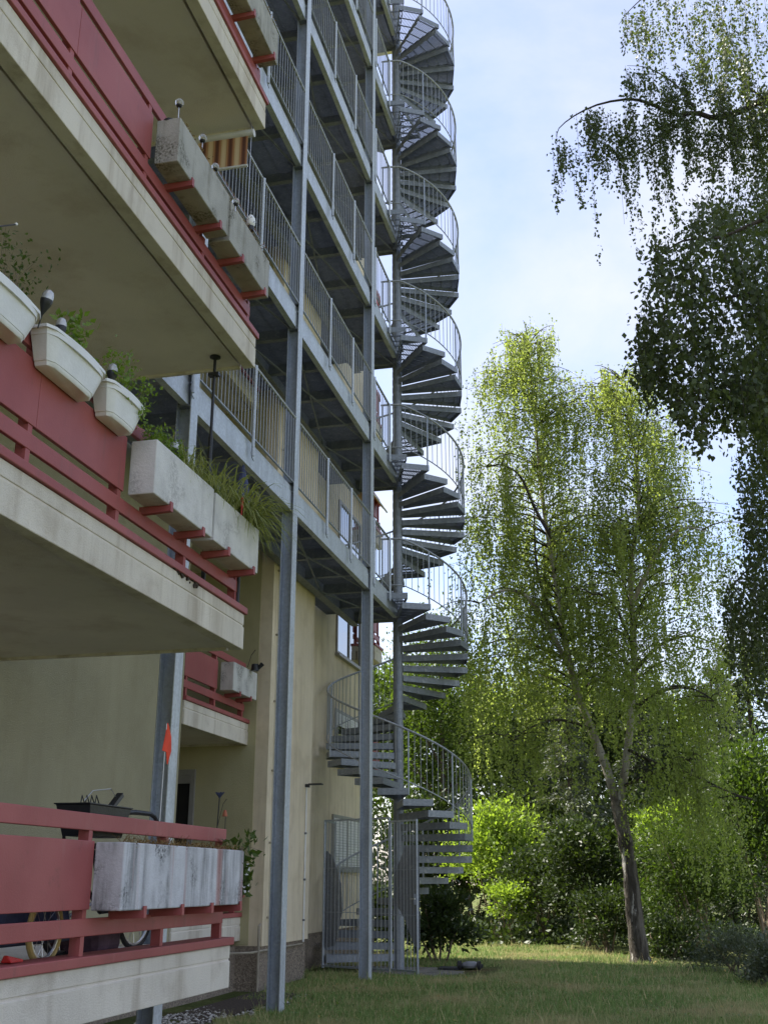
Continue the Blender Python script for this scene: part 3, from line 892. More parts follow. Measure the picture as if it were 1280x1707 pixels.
# sheet steel guards bolted inside the cage
def plate(pts, name):
    MB().prism(pts, (0.004, 0.004, 0)).build(name, M['galv_dark'], gate)
e = Vector((g2.x - g1.x, g2.y - g1.y, 0)); n_ = Vector((-e.y, e.x, 0)).normalized() * 0.03
def dp(t, z): return (g1.x + 0.03 + e.x * t + n_.x, g1.y - 0.02 + e.y * t + n_.y, z)
plate([dp(0.12, 1.55), dp(0.50, 1.95), dp(0.97, 1.95), dp(0.97, 0.38), dp(0.78, 0.40), dp(0.45, 0.80), dp(0.12, 1.05)], 'guard_plate')
def lp(t, z): return (g0.x + t * (g1.x - g0.x) + 0.02, g0.y + t * (g1.y - g0.y) + 0.05, z)
plate([lp(0.0, 0.30), lp(0.0, 1.90), lp(0.10, 1.80), lp(0.24, 1.35), lp(0.26, 0.9), lp(0.16, 0.35)], 'guard_plate')

# ------------------------------------------------------------------ concrete flower boxes
def concrete_box(x0, x1, y0, y1, z0, z1, m, label, soil_drop=0.03, rot=0.0):
    r = root('flower_box', ((x0 + x1) / 2, (y0 + y1) / 2, z0), label, 'planter', 'concrete flower boxes on the balcony railings')
    t = 0.025
    b = MB()
    o = [(x0, y0), (x1, y0), (x1, y1), (x0, y1)]
    i = [(x0 + t, y0 + t), (x1 - t, y0 + t), (x1 - t, y1 - t), (x0 + t, y1 - t)]
    s = 0
    for p in o: b.v.append((*p, z0))
    for p in o: b.v.append((*p, z1))
    for p in i: b.v.append((*p, z1))
    for p in i: b.v.append((*p, z0 + 0.03))
    b.f.append((3, 2, 1, 0))
    for k in range(4):
        k2 = (k + 1) % 4
        b.f += [(k, k2, 4 + k2, 4 + k), (4 + k, 4 + k2, 8 + k2, 8 + k), (8 + k, 8 + k2, 12 + k2, 12 + k)]
    b.f.append((12, 13, 14, 15))
    b.build('trough', m, r, bevel=0.008)
    MB().box(x0 + t + 0.002, x1 - t - 0.002, y0 + t + 0.002, y1 - t - 0.002, z0 + 0.035, z1 - soil_drop).build('soil', M['soil'], r)
    return r
BX0, BX1 = -3.352, -3.155
for k, (ma, mb, la, lb) in {
    0: ('box_dirty', 'box_dirty', 'heavily streaked concrete flower box beside the lowest red balcony panel', 'streaked concrete flower box at the right end of the lowest balcony'),
    1: ('box_clean', 'box_clean', 'pale concrete flower box with a black stain on its near end, on the second balcony', 'pale concrete flower box under the spider plant at the second balcony\'s end'),
    2: ('box_old', 'box_old', 'grey mossy concrete flower box under the glass ball lamps on the third balcony', 'grey mossy concrete flower box under the white jar lantern'),
    3: ('box_old', 'box_old', 'dark concrete flower box on the top balcony, nearer the red panel', 'dark concrete flower box at the top balcony\'s outer end'),
}.items():
    L = LV[k]
    if k == 0:
        concrete_box(BX0, BX1, 6.5, 8.62, L + 0.315, L + 0.715, M[ma], 'long heavily streaked concrete flower box on the lowest balcony')
        continue
    concrete_box(BX0, BX1, 6.55, 7.62, L + 0.315, L + 0.715, M[ma], la)
    concrete_box(BX0 - 0.01, BX1 - 0.008, 7.68 if k else 7.64, 8.70, L + 0.315, L + 0.712, M[mb], lb)
concrete_box(-5.735, -5.54, 14.42, 15.40, LV[1] + 0.315, LV[1] + 0.715, M['box_mid'], 'small white concrete flower box on the loggia railing behind the steel post')
concrete_box(-5.735, -5.54, 14.42, 15.40, LV[0] + 0.315, LV[0] + 0.715, M['box_clean'], 'white concrete flower box on the ground floor loggia behind trailing leaves')

# ------------------------------------------------------------------ small plants
def plant(name, label, base, parts, cat='plant', group=None):
    r = root(name, base, label, cat, group)
    for pn, me in parts:
        o = link(pn, me, r)
    return r
def arching_blades(base, n, L, w, up=1.0, spread=1.0, seg=4, ylen=0.0, xb=0.0):
    """long arching leaves: strips of quads"""
    V = []
    for i in range(n):
        b = np.array(base) + np.array([random.uniform(-0.06, 0.06), random.uniform(-ylen, ylen), 0])
        a = random.random() * 2 * math.pi
        d = np.array([math.cos(a) + xb, math.sin(a), 0]) * spread
        l = L * random.uniform(0.5, 1.15); vz = up * random.uniform(0.6, 1.2)
        pts = []
        for s in range(seg + 1):
            t = s / seg
            pts.append(b + d * l * t * 0.75 + np.array([0, 0, l * (vz * t - 1.15 * t * t)]))
        side = np.array([-math.sin(a), math.cos(a), 0])
        for s in range(seg):
            w0 = w * (1 - s / seg) ** 0.7 + 0.0006; w1 = w * (1 - (s + 1) / seg) ** 0.7 + 0.0006
            V.append([pts[s] - side * w0, pts[s] + side * w0, pts[s + 1] + side * w1, pts[s + 1] - side * w1])
    return np.array(V)
def leafy(base, n, h, r, leaf, ylen=0.0, lean=(0, 0, 0)):
    base = np.array(base)
    t = rng.random(n)
    C = base + np.stack([rng.normal(size=n) * r * (0.4 + t), rng.normal(size=n) * r * (0.4 + t) + rng.uniform(-ylen, ylen, n), t * h], -1) + np.outer(t, lean)
    ax = rng.normal(size=(n, 3)) * 0.8 + np.array([0, 0, 0.25])
    return leaf_quads(C, ax, leaf * (0.6 + 0.7 * rng.random(n)), 0.5)
def stems(base, n, h, r, rad=0.0025, ylen=0.0, lean=(0, 0, 0)):
    b = MB()
    for i in range(n):
        x, y, z = base; y += random.uniform(-ylen, ylen)
        dx, dy = random.gauss(0, r), random.gauss(0, r); hh = h * random.uniform(0.6, 1)
        b.tube([(x, y, z), (x + dx * 0.4 + lean[0] * 0.4, y + dy * 0.4 + lean[1] * 0.4, z + hh * 0.5), (x + dx + lean[0], y + dy + lean[1], z + hh + lean[2])], [rad, rad * 0.8, rad * 0.4], 4)
    return b
def qm(name, V, m): return quads_mesh(name, V, m, V.shape[1])
Z1 = LV[1] + 0.69; Z0 = LV[0] + 0.69; Z2 = LV[2] + 0.69; Z3 = LV[3] + 0.69
xb = -3.25
plant('sedum_plant', 'low yellow green sedum at the near end of the pale flower box', (xb, 6.9, Z1),
      [('stems', stems((xb, 6.85, Z1), 30, 0.16, 0.05, ylen=0.24).mesh('stems', M['stem'])), ('leaves', qm('leaves', leafy((xb, 6.86, Z1), 1300, 0.17, 0.045, 0.030, 0.26), M['herb']))])
plant('grass_tuft', 'thin arching grass tuft in the middle of the pale flower box', (xb, 7.35, Z1),
      [('leaves', qm('leaves', arching_blades((xb, 7.35, Z1), 260, 0.42, 0.0045, 1.4, 0.7, ylen=0.27), M['spider']))])
plant('spider_plant', 'bushy striped spider plant arching over the end flower box', (xb, 8.25, Z1),
      [('leaves', qm('leaves', np.concatenate([arching_blades((xb, 8.05, Z1), 260, 0.52, 0.0075, 1.45, 0.75, ylen=0.32, seg=6), arching_blades((xb + 0.02, 8.5, Z1), 330, 0.56, 0.0075, 1.3, 0.9, ylen=0.18, xb=0.3, seg=6)]), M['spider']))])
# dry moss and stalks along the rims
plant('dry_stalks', 'dry stalks and moss along the rim of the streaked flower box', (xb, 7.5, Z0),
      [('stalks', stems((xb, 7.55, Z0), 150, 0.10, 0.05, 0.0018, ylen=0.95).mesh('stalks', M['dry_leaf'])), ('moss', qm('moss', leafy((xb + 0.06, 7.55, Z0 + 0.0), 900, 0.05, 0.025, 0.02, 0.95), M['dry_leaf']))])
plant('trailing_plant', 'leafy green plant trailing over the end of the streaked flower box', (xb, 8.62, Z0),
      [('stems', stems((xb + 0.03, 8.64, Z0 - 0.02), 8, 0.16, 0.07, 0.003, lean=(0.05, 0.12, -0.12)).mesh('stems', M['stem'])),
       ('leaves', qm('leaves', np.concatenate([leafy((xb + 0.05, 8.66, Z0 - 0.16), 110, 0.30, 0.07, 0.075), leafy((xb + 0.06, 8.78, Z0 - 0.30), 60, 0.3, 0.05, 0.07)]), M['mid_leaf']))])
plant('moss_strip', 'brown and green moss along the rim of the third balcony box', (xb, 7.1, Z2),
      [('moss', qm('moss', leafy((xb + 0.055, 7.15, Z2), 900, 0.05, 0.02, 0.022, 0.5), M['dry_leaf'])), ('stalks', stems((xb, 7.2, Z2), 40, 0.12, 0.05, 0.0018, ylen=0.45).mesh('stalks', M['dry_leaf']))])
plant('moss_strip', 'ochre moss along the rim of the box under the white jar lantern', (xb, 8.1, Z2),
      [('moss', qm('moss', leafy((xb + 0.055, 8.2, Z2), 700, 0.04, 0.02, 0.02, 0.45), M['dry_leaf']))])
plant('moss_strip', 'pale moss on the rim of the topmost dark flower box', (xb, 8.2, Z3),
      [('moss', qm('moss', leafy((xb + 0.055, 8.1, Z3), 900, 0.05, 0.02, 0.022, 0.55), M['dry_leaf']))])

# white plastic planters hung on the second balcony's rail
def white_planter(y0, y1, label):
    L = LV[1]
    zt, zb = L + 0.890, L + 0.668
    xi, xo = -3.345, -3.20
    r = root('plastic_planter', (xi, (y0 + y1) / 2, zb), label, 'planter', 'white plastic planters on the second balcony')
    b = MB(); n = 12
    def ring(z, ins, bow):
        pts = [(xi, y0 + ins * 1.5, z), (xi, y1 - ins * 1.5, z)]
        for q in range(n + 1):
            t = q / n; y = y1 - ins * 1.5 - (y1 - y0 - 3 * ins) * t
            x = xo - ins * 0.55 + bow * (4 * t * (1 - t)) - 0.03 * abs(2 * t - 1) ** 14
            pts.append((x, y, z))
        return pts
    prof = [(zb, 0.078, 0.006), (zb + 0.006, 0.070, 0.008), (zb + 0.03, 0.064, 0.009), (zb + 0.032, 0.060, 0.010), (zt - 0.022, 0.012, 0.014), (zt - 0.020, 0.0, 0.018), (zt, 0.0, 0.018)]
    rings = [ring(*p) for p in prof]
    inner = [ring(zt, 0.012, 0.03), ring(zt - 0.05, 0.018, 0.03)]
    allr = rings + inner; m_ = len(rings[0])
    for rg in allr: b.v += rg
    b.f.append(tuple(range(m_)))
    for i in range(len(allr) - 1):
        for q in range(m_):
            q2 = (q + 1) % m_; A = i * m_; B = A + m_
            b.f.append((A + q, B + q, B + q2, A + q2))
    b.f.append(tuple(reversed(range((len(allr) - 1) * m_, len(allr) * m_))))
    b.build('trough', M['white'], r, smooth=True)
    hk = MB().box(xi - 0.05, xi + 0.01, y0 + 0.1, y0 + 0.13, zt - 0.03, zt - 0.02).box(xi - 0.05, xi + 0.01, y1 - 0.13, y1 - 0.1, zt - 0.03, zt - 0.02)
    hk.build('hanger', M['white'], r)
    return zt
zt = white_planter(4.32, 5.07, 'white plastic planter nearest the picture\'s left edge, with dry stems')
white_planter(5.14, 5.88, 'middle white plastic planter with a tall herb')
white_planter(5.90, 6.46, 'white plastic planter next to the pale concrete box, with a leafy green plant')
plant('dry_herb', 'sparse dry herb in the leftmost white planter', (-3.26, 4.8, zt - 0.04),
      [('stems', stems((-3.27, 4.8, zt - 0.05), 22, 0.36, 0.07, 0.002, ylen=0.16).mesh('stems', M['stem'])), ('leaves', qm('leaves', leafy((-3.27, 4.8, zt - 0.03), 260, 0.36, 0.07, 0.035, 0.16), M['mid_leaf']))])
plant('tall_herb', 'upright narrow leaved herb in the middle white planter', (-3.26, 5.52, zt - 0.04),
      [('stems', stems((-3.27, 5.5, zt - 0.05), 10, 0.26, 0.03, 0.002, ylen=0.05).mesh('stems', M['stem'])), ('leaves', qm('leaves', leafy((-3.27, 5.5, zt - 0.03), 200, 0.27, 0.035, 0.055, 0.05), M['herb'])),
       ('dry_stems', stems((-3.26, 5.72, zt - 0.05), 9, 0.16, 0.05, 0.002, ylen=0.06, lean=(0.03, 0.05, 0)).mesh('dry_stems', M['dry_leaf']))])
plant('leafy_plant', 'fresh green leafy plant spilling from the white planter by the concrete box', (-3.24, 6.2, zt - 0.04),
      [('stems', stems((-3.25, 6.2, zt - 0.05), 18, 0.22, 0.06, 0.002, ylen=0.14, lean=(0.03, 0.04, 0)).mesh('stems', M['stem'])), ('leaves', qm('leaves', np.concatenate([leafy((-3.25, 6.12, zt - 0.05), 330, 0.30, 0.05, 0.04, 0.1), leafy((-3.2, 6.36, zt - 0.10), 220, 0.26, 0.04, 0.035, 0.06)]), M['herb']))])

# solar garden lights stuck in the planters
def stake_light(p, tilt, label, s=1.0):
    r = root('solar_stake_light', p, label, 'garden light', 'solar stake lights in the planters')
    a = MB().lathe((0, 0, 0), [(0.004, -0.10), (0.005, -0.02), (0.012, 0.0), (0.026 * s, 0.05), (0.030 * s, 0.075), (0.028 * s, 0.082)], 12)
    c = MB().lathe((0, 0, 0), [(0.029 * s, 0.081), (0.028 * s, 0.105), (0.022 * s, 0.128), (0.010 * s, 0.140), (0.002, 0.142)], 12)
    for nm, mb_, m_ in (('housing', a, M['black']), ('cap', c, M['silver'])):
        o = bpy.data.objects.new(nm, mb_.mesh(nm, m_, True)); COL.objects.link(o); o.parent = r; o.rotation_euler = tilt
stake_light((-3.22, 5.07, zt + 0.03), (0.0, 0.25, -0.2), 'solar light leaning between the first two white planters', 1.25)
stake_light((-3.26, 5.34, zt + 0.0), (0, 0.02, 0), 'solar light behind the tall herb in the middle planter', 1.15)
stake_light((-3.26, 6.02, zt + 0.02), (0, 0, 0), 'solar light above the fresh leafy plant', 1.2)
stake_light((-3.25, 7.02, Z1 + 0.06), (0, 0.1, 0), 'solar light poking out of the sedum box', 1.2)
stake_light((-3.25, 7.86, Z1 + 0.03), (0, 0.1, 0), 'solar light among the spider plant leaves', 1.2)
def ball_light(px_, py_, Y, stem_, label, s=0.034):
    c = at(px_, py_, Y)
    r = root('glass_ball_light', (c.x, c.y, c.z - stem_), label, 'garden light', 'glass ball lights on the third balcony')
    MB().tube([(c.x, c.y, c.z - stem_), (c.x, c.y, c.z - s * 0.8)], 0.004, 6).build('stake', M['steel'], r)
    MB().lathe((c.x, c.y, c.z - s * 1.25), [(0.012, 0), (s * 0.6, 0.006), (s * 0.72, 0.02)], 12).build('collar', M['black'], r, smooth=True)
    pr = [(max(0.001, s * math.sin(t)), -s * math.cos(t)) for t in np.linspace(0.15, math.pi, 12)]
    MB().lathe((c.x, c.y, c.z), pr, 16).build('ball', M['ball'], r, smooth=True)
ball_light(299, 170, 6.62, 0.25, 'glass ball light on a tall stake at the near end of the mossy box')
ball_light(338, 229, 6.98, 0.10, 'glass ball light left of the striped awning')
ball_light(359, 277, 7.32, 0.10, 'glass ball light just below the awning\'s bottom bar')
ball_light(393, 335, 7.75, 0.10, 'lowest glass ball light, by the gap between the mossy boxes')
c = at(418, 368, 8.25)
r = root('jar_lantern', (c.x, c.y, Z2), 'white patterned jar lantern above the mossy flower box', 'lantern')
MB().lathe((c.x, c.y, c.z - 0.055), [(0.03, 0.0), (0.042, 0.02), (0.045, 0.05), (0.04, 0.085), (0.024, 0.105), (0.02, 0.115)], 14).build('jar', M['white'], r, smooth=True)
MB().lathe((c.x, c.y, c.z - 0.10), [(0.030, 0.0), (0.034, 0.03), (0.034, 0.044)], 14).build('base', M['black'], r, smooth=True)
MB().tube([(c.x, c.y, c.z + 0.06), (c.x + 0.01, c.y, c.z + 0.10), (c.x, c.y, c.z + 0.13)], 0.004, 5).build('loop', M['black'], r)
MB().tube([(c.x, c.y, Z2 - 0.05), (c.x, c.y, c.z - 0.10)], 0.006, 6).build('stake', M['black'], r)
d_ = MB()
for q in range(10):
    a = q * 0.63; zz_ = c.z - 0.03 + 0.035 * (q % 3) * 0.6
    d_.tube([(c.x + 0.0455 * math.cos(a), c.y + 0.0455 * math.sin(a), zz_), (c.x + 0.0455 * math.cos(a + 0.3), c.y + 0.0455 * math.sin(a + 0.3), zz_ + 0.012)], 0.0025, 4)
d_.build('pattern', M['navy'], r)
o = MB().lathe((at(283, 203, 6.6).x, 6.6, at(283, 203, 6.6).z - 0.02), [(0.05, 0), (0.055, 0.012), (0.05, 0.028), (0.02, 0.035)], 14).build('solar_panel_lamp', M['black'], smooth=True)
tag(o, 'flat black solar lamp at the near end of the mossy flower box', 'garden light')

# striped roll-down awning at the end of the third balcony
a0, a1 = at(341, 236, 8.75), at(424, 217, 8.75)
b0, b1 = at(352, 289, 8.75), at(412, 272, 8.75)
aw = root('awning', (a0.x, 8.75, b0.z), 'small brown striped roll-down awning under the top balcony', 'awning')
MB().tube([(a0.x - 0.25, 8.75, (a0.z + a1.z) / 2), (a1.x, 8.75, (a0.z + a1.z) / 2)], 0.042, 10).build('roller', M['frame_white'], aw, smooth=True)
m, nt = mat('striped_awning_cloth')
wv = N(nt, 'ShaderNodeTexWave', wave_type='BANDS', bands_direction='X'); wv.inputs['Scale'].default_value = 2.2; wv.inputs['Distortion'].default_value = 0
nt.links.new(coords(nt), wv.inputs['Vector'])
rp = N(nt, 'ShaderNodeValToRGB'); el = rp.color_ramp.elements
el[0].position = 0.0; el[0].color = (0.62, 0.48, 0.30, 1); el[1].position = 1.0; el[1].color = (0.10, 0.04, 0.025, 1)
for ps, cl in ((0.25, (0.55, 0.40, 0.22, 1)), (0.4, (0.36, 0.17, 0.08, 1)), (0.6, (0.45, 0.25, 0.12, 1)), (0.78, (0.25, 0.10, 0.05, 1))):
    e_ = el.new(ps); e_.color = cl
nt.links.new(wv.outputs['Fac'], rp.inputs[0])
finish(nt, rp.outputs[0], 0.85)
zt_ = (a0.z + a1.z) / 2 - 0.02; zb_ = (b0.z + b1.z) / 2
MB().box(a0.x - 0.2, a1.x - 0.06, 8.735, 8.739, zb_, zt_).build('cloth', m, aw)
MB().tube([(a0.x - 0.2, 8.737, zb_), (a1.x - 0.05, 8.737, zb_)], 0.016, 8).build('bottom_bar', M['frame_white'], aw, smooth=True)
MB().tube([(a1.x - 0.03, 8.75, zt_), (a1.x - 0.03, 8.75, LV[2] + 0.2)], 0.003, 5).build('guide_wire', M['steel'], aw)

q0, q1 = atX(-14, 378, -3.25), atX(27, 373, -3.25)
rl = root('tilted_garden_stake', (-3.25, q0.y, Z1), 'thin black stake with a white tip jutting in at the left edge', 'stake')
MB().tube([(-3.25, q0.y - 0.1, zt), (-3.25, q0.y - 0.06, q0.z - 0.02), q0, q1], 0.004, 6).build('rod', M['black'], rl)
MB().lathe((q1.x, q1.y, q1.z - 0.008), [(0.004, 0), (0.009, 0.004), (0.010, 0.012), (0.004, 0.018)], 10).build('tip', M['white'], rl, smooth=True)
# telescopic prop pole on the second balcony
pp = at(353, 700, 8.6)
pr = root('prop_pole', (pp.x, 8.6, LV[1]), 'black telescopic pole braced between second balcony and slab above', 'pole')
zs = LV[2] - 0.29
MB().tube([(pp.x, 8.6, LV[1]), (pp.x, 8.6, LV[1] + 1.6)], 0.020, 10).build('lower_tube', M['black'], pr, smooth=True)
MB().tube([(pp.x, 8.6, LV[1] + 1.6), (pp.x, 8.6, zs - 0.02)], 0.014, 10).build('upper_tube', M['black'], pr, smooth=True)
MB().lathe((pp.x, 8.6, zs - 0.035), [(0.014, 0), (0.03, 0.015), (0.05, 0.022), (0.05, 0.034)], 14).build('top_pad', M['black'], pr, smooth=True)
MB().box(pp.x - 0.05, pp.x + 0.05, 8.57, 8.63, zs - 0.20, zs - 0.17).build('clamp', M['black'], pr)

# red and yellow torch flower stake
tp = at(404, 825, 8.2)
o = MB().lathe((tp.x, tp.y, Z1), [(0.006, 0), (0.008, 0.06), (0.014, 0.08), (0.012, 0.14), (0.003, 0.17)], 8)
to = o.build('flower_spike', M['redplastic'], smooth=True); tag(to, 'red flower spike standing among the spider plant', 'ornament')
# folded dark parasol cloth behind the planters
fp = at(402, 785, 8.7)
pa = root('folded_parasol', (fp.x, 8.75, LV[1]), 'folded dark parasol behind the second balcony\'s flower boxes', 'parasol')
MB().tube([(fp.x, 8.75, LV[1]), (fp.x, 8.75, fp.z - 0.2)], 0.018, 8).build('pole', M['black'], pa, smooth=True)
MB().lathe((fp.x, 8.75, fp.z - 0.6), [(0.10, 0), (0.085, 0.25), (0.055, 0.5), (0.008, 0.68)], 9).build('canopy', M['navy'], pa)

# loggia extras
tp = at(411, 1095, 15.0)
pt = root('watering_can', (tp.x, 15.05, LV[1] + 0.7), 'dark watering can at the end of the small loggia flower box', 'watering can')
MB().lathe((at(425, 1120, 15.1).x, 15.1, LV[1] + 0.70), [(0.06, 0), (0.055, 0.09), (0.045, 0.1)], 10).build('body', M['black'], pt, smooth=True)
q0, q1 = at(427, 1118, 15.1), at(438, 1106, 15.1)
MB().tube([q0, q1], [0.02, 0.035], 8).build('spout', M['black'], pt, smooth=True)
q0, q1, q2 = at(413, 1112, 14.9), at(419, 1092, 14.9), at(426, 1083, 14.9)
o = MB().tube([q0, q1, q2], 0.006, 5).build('curved_stick', M['twig']); tag(o, 'thin curved stick in the small loggia flower box', 'stick')
# metal flower ornaments on the ground floor loggia
q = at(361, 1388, 13.9)
fl = root('metal_flower', (q.x, 13.9, LV[0] + 0.06), 'dark metal flower ornament against the shade-toned ochre loggia wall', 'ornament')
t0, t1 = at(362, 1380, 13.9), at(366, 1330, 13.9)
MB().tube([(t0.x, 13.9, LV[0] + 0.06), t0, t1], 0.008, 6).build('stem', M['black'], fl)
fb = MB()
for i in range(6):
    a = i * math.pi / 3
    fb.bar(t1, (t1.x + 0.06 * math.cos(a), t1.y + 0.04 * math.sin(a), t1.z + 0.07), 0.025, 0.006)
fb.build('blossom', M['navy'], fl)
b1_ = at(372, 1340, 13.9); b2_ = at(378, 1332, 13.9)
MB().tube([t0, b1_, b2_], 0.004, 5).build('side_stem', M['black'], fl)
q = at(375, 1355, 13.85)
po = MB().lathe((q.x, 13.85, q.z - 0.045), [(0.035, 0.0), (0.028, 0.035), (0.018, 0.075), (0.012, 0.08)], 12).build('terracotta_bell', M['terracotta'], smooth=True)
tag(po, 'small upturned terracotta pot hung beside the metal flower', 'pot')
o = MB().tube([(q.x + 0.01, 13.85, LV[0] + 0.06), (q.x + 0.01, 13.85, q.z + 0.03)], 0.005, 5).build('pot_stake', M['black'], None)
tag(o, 'thin stake carrying the small terracotta pot', 'stake')

# ------------------------------------------------------------------ things on the lowest balcony
FL = LV[0] + 0.0
def wheel(parent, c, r, tyre, name='wheel', n=26):
    c = Vector(c)
    ring = lambda rr, k=n: [(c.x, c.y + rr * math.cos(2 * math.pi * i / k), c.z + rr * math.sin(2 * math.pi * i / k)) for i in range(k + 1)]
    t = MB().tube(ring(r - 0.018), 0.018, 8, cap=False).build(name, tyre, parent, smooth=True)
    MB().tube(ring(r - 0.042), 0.010, 6, cap=False).build('rim', M['steel'], t, smooth=True)
    MB().tube([(c.x - 0.04, c.y, c.z), (c.x + 0.04, c.y, c.z)], 0.018, 8).build('hub', M['steel'], t)
    sp = MB()
    for i in range(16):
        a = 2 * math.pi * i / 16
        sp.tube([(c.x + (0.02 if i % 2 else -0.02), c.y, c.z), (c.x, c.y + (r - 0.045) * math.cos(a), c.z + (r - 0.045) * math.sin(a))], 0.0022, 4, cap=False)
    sp.build('spokes', M['steel'], t)
w1 = at(124, 1545, 6.62)
trl = root('bike_trailer', (-3.75, 6.65, FL), 'child bike trailer with tan tyres behind the lowest balcony rail', 'bike trailer')
wheel(trl, (-3.62, 6.46, FL + 0.205), 0.205, M['tan_tyre'])
wheel(trl, (-4.15, 6.52, FL + 0.205), 0.205, M['tan_tyre'])
tb = MB().hexa([(-4.10, 6.05, FL + 0.12), (-3.67, 6.05, FL + 0.12), (-3.67, 6.95, FL + 0.12), (-4.10, 6.95, FL + 0.12), (-4.05, 6.15, FL + 0.58), (-3.72, 6.15, FL + 0.58), (-3.72, 6.85, FL + 0.50), (-4.05, 6.85, FL + 0.50)])
tb.build('body', M['navy'], trl, bevel=0.04)
MB().tube([(-3.88, 6.95, FL + 0.2), (-3.88, 7.6, FL + 0.35)], 0.014, 8).build('drawbar', M['steel'], trl)
q0, q1 = atX(266, 1372, -3.72), atX(278, 1206, -3.72)
MB().tube([(-3.74, q0.y - 0.05, FL + 0.2), q0, q1], 0.0035, 5).build('flag_pole', M['white_paint'], trl)
fl_ = MB()
pts = [atX(x, y, -3.72) for x, y in ((279, 1205), (284, 1228), (284, 1252), (281, 1262), (278, 1274), (277, 1254), (270, 1251), (274, 1232))]
fl_.prism(pts, (0.006, 0.006, 0)); fl_.build('flag', M['orange'], trl)
MB().box(-4.0, -3.6, 7.15, 7.5, FL + 0.02, FL + 0.2).build('bag', M['purple'], trl, bevel=0.06)
bik = root('bicycle', (-3.9, 8.0, FL), 'black bicycle leaning behind the streaked flower boxes', 'bicycle')
wheel(bik, (-3.78, 8.05, FL + 0.30), 0.30, M['rubber'])
wheel(bik, (-3.86, 7.10, FL + 0.30), 0.30, M['rubber'])
fr = MB()
A_, B_, C_, D_ = Vector((-3.78, 8.05, FL + 0.30)), Vector((-3.82, 7.55, FL + 0.28)), Vector((-3.83, 7.42, FL + 0.68)), Vector((-3.84, 7.0, FL + 0.72))
E_ = Vector((-3.86, 7.10, FL + 0.30))
for p, q in ((A_, B_), (A_, C_), (B_, C_), (B_, D_), (C_, D_), (D_, E_)): fr.tube([p, q], 0.016, 8)
fr.build('frame', M['black'], bik, smooth=True)
MB().hexa([(-3.88, 7.38, FL + 0.70), (-3.78, 7.38, FL + 0.70), (-3.80, 7.62, FL + 0.70), (-3.86, 7.62, FL + 0.70), (-3.90, 7.38, FL + 0.74), (-3.76, 7.38, FL + 0.74), (-3.80, 7.62, FL + 0.73), (-3.86, 7.62, FL + 0.73)]).build('saddle', M['black'], bik, bevel=0.015)
h0, h1, h2, h3 = atX(185, 1356, -3.6), atX(225, 1354, -3.58), atX(250, 1357, -3.56), atX(263, 1373, -3.55)
MB().tube([D_, (D_.x, D_.y - 0.05, h1.z - 0.01), h1], 0.013, 8).build('stem', M['black'], bik, smooth=True)
MB().tube([h0, h1, h2, atX(258, 1362, -3.555), h3], [0.012, 0.018, 0.016, 0.016, 0.016], 8).build('handlebar', M['black'], bik, smooth=True)
# plastic basket hung on the handlebar
ba, bb = atX(122, 1338, -3.56), atX(192, 1350, -3.56)
bkt = root('bicycle_basket', (-3.66, 6.62, FL + 0.72), 'dark plastic basket with a lock in it above the lowest balcony rail', 'basket')
cx_, cy_ = (ba.x + bb.x) / 2, (ba.y + bb.y) / 2
zt2 = ba.z + 0.0; 
bx = MB()
hw_, hl_ = 0.12, abs(bb.y - ba.y) / 2
o_ = [(-hw_, -hl_), (hw_, -hl_), (hw_, hl_), (-hw_, hl_)]
for s_, z_ in ((0.78, zt2 - 0.20), (1.0, zt2 - 0.01), (1.06, zt2 - 0.008), (1.06, zt2), (0.97, zt2), (0.77, zt2 - 0.185)):
    for (u_, v_) in o_: bx.v.append((cx_ + u_ * s_, cy_ + v_ * s_, z_))
bx.f.append((3, 2, 1, 0))
for i in range(5):
    for k in range(4):
        k2 = (k + 1) % 4
        bx.f.append((i * 4 + k, i * 4 + k2, i * 4 + 4 + k2, i * 4 + 4 + k))
bx.f.append((20, 21, 22, 23))
bx.build('tub', M['black'], bkt, bevel=0.012)
q0, q1, q2, q3 = [atX(*p, -3.56) for p in ((140, 1335), (155, 1318), (185, 1315), (193, 1328))]
MB().tube([q0, q1, q2, q3], 0.003, 5).build('wire_handle', M['steel'], bkt)
MB().bar(atX(182, 1350, -3.56), atX(201, 1325, -3.56), 0.045, 0.03).build('lock', M['black'], bkt)
lp_ = MB()
for i in range(4):
    xq = 134 + i * 8
    lp_.tube([atX(xq, 1342, -3.56), atX(xq + 3, 1326, -3.56), atX(xq + 8, 1342, -3.56)], 0.004, 5)
lp_.build('wire_loops', M['black'], bkt)
o = MB().hexa([at(0, 1606, 5.75), at(20, 1606, 5.75), at(38, 1604, 5.95), at(16, 1600, 5.95), at(6, 1593, 5.75), at(12, 1593, 5.75), at(40, 1600, 5.95), at(20, 1596, 5.95)]).build('red_shovel', M['redplastic'], bevel=0.006)
tag(o, 'red plastic toy shovel on the lowest balcony floor', 'toy')
cr_ = root('storage_crate', (-4.3, 5.6, FL), 'dark storage crate on the lowest balcony floor at the left', 'crate')
MB().box(-4.7, -4.1, 5.2, 5.95, FL, FL + 0.32).build('crate_body', M['navy'], cr_, bevel=0.01)
MB().box(-4.73, -4.07, 5.17, 5.98, FL + 0.322, FL + 0.36).build('lid', M['black'], cr_, bevel=0.01)

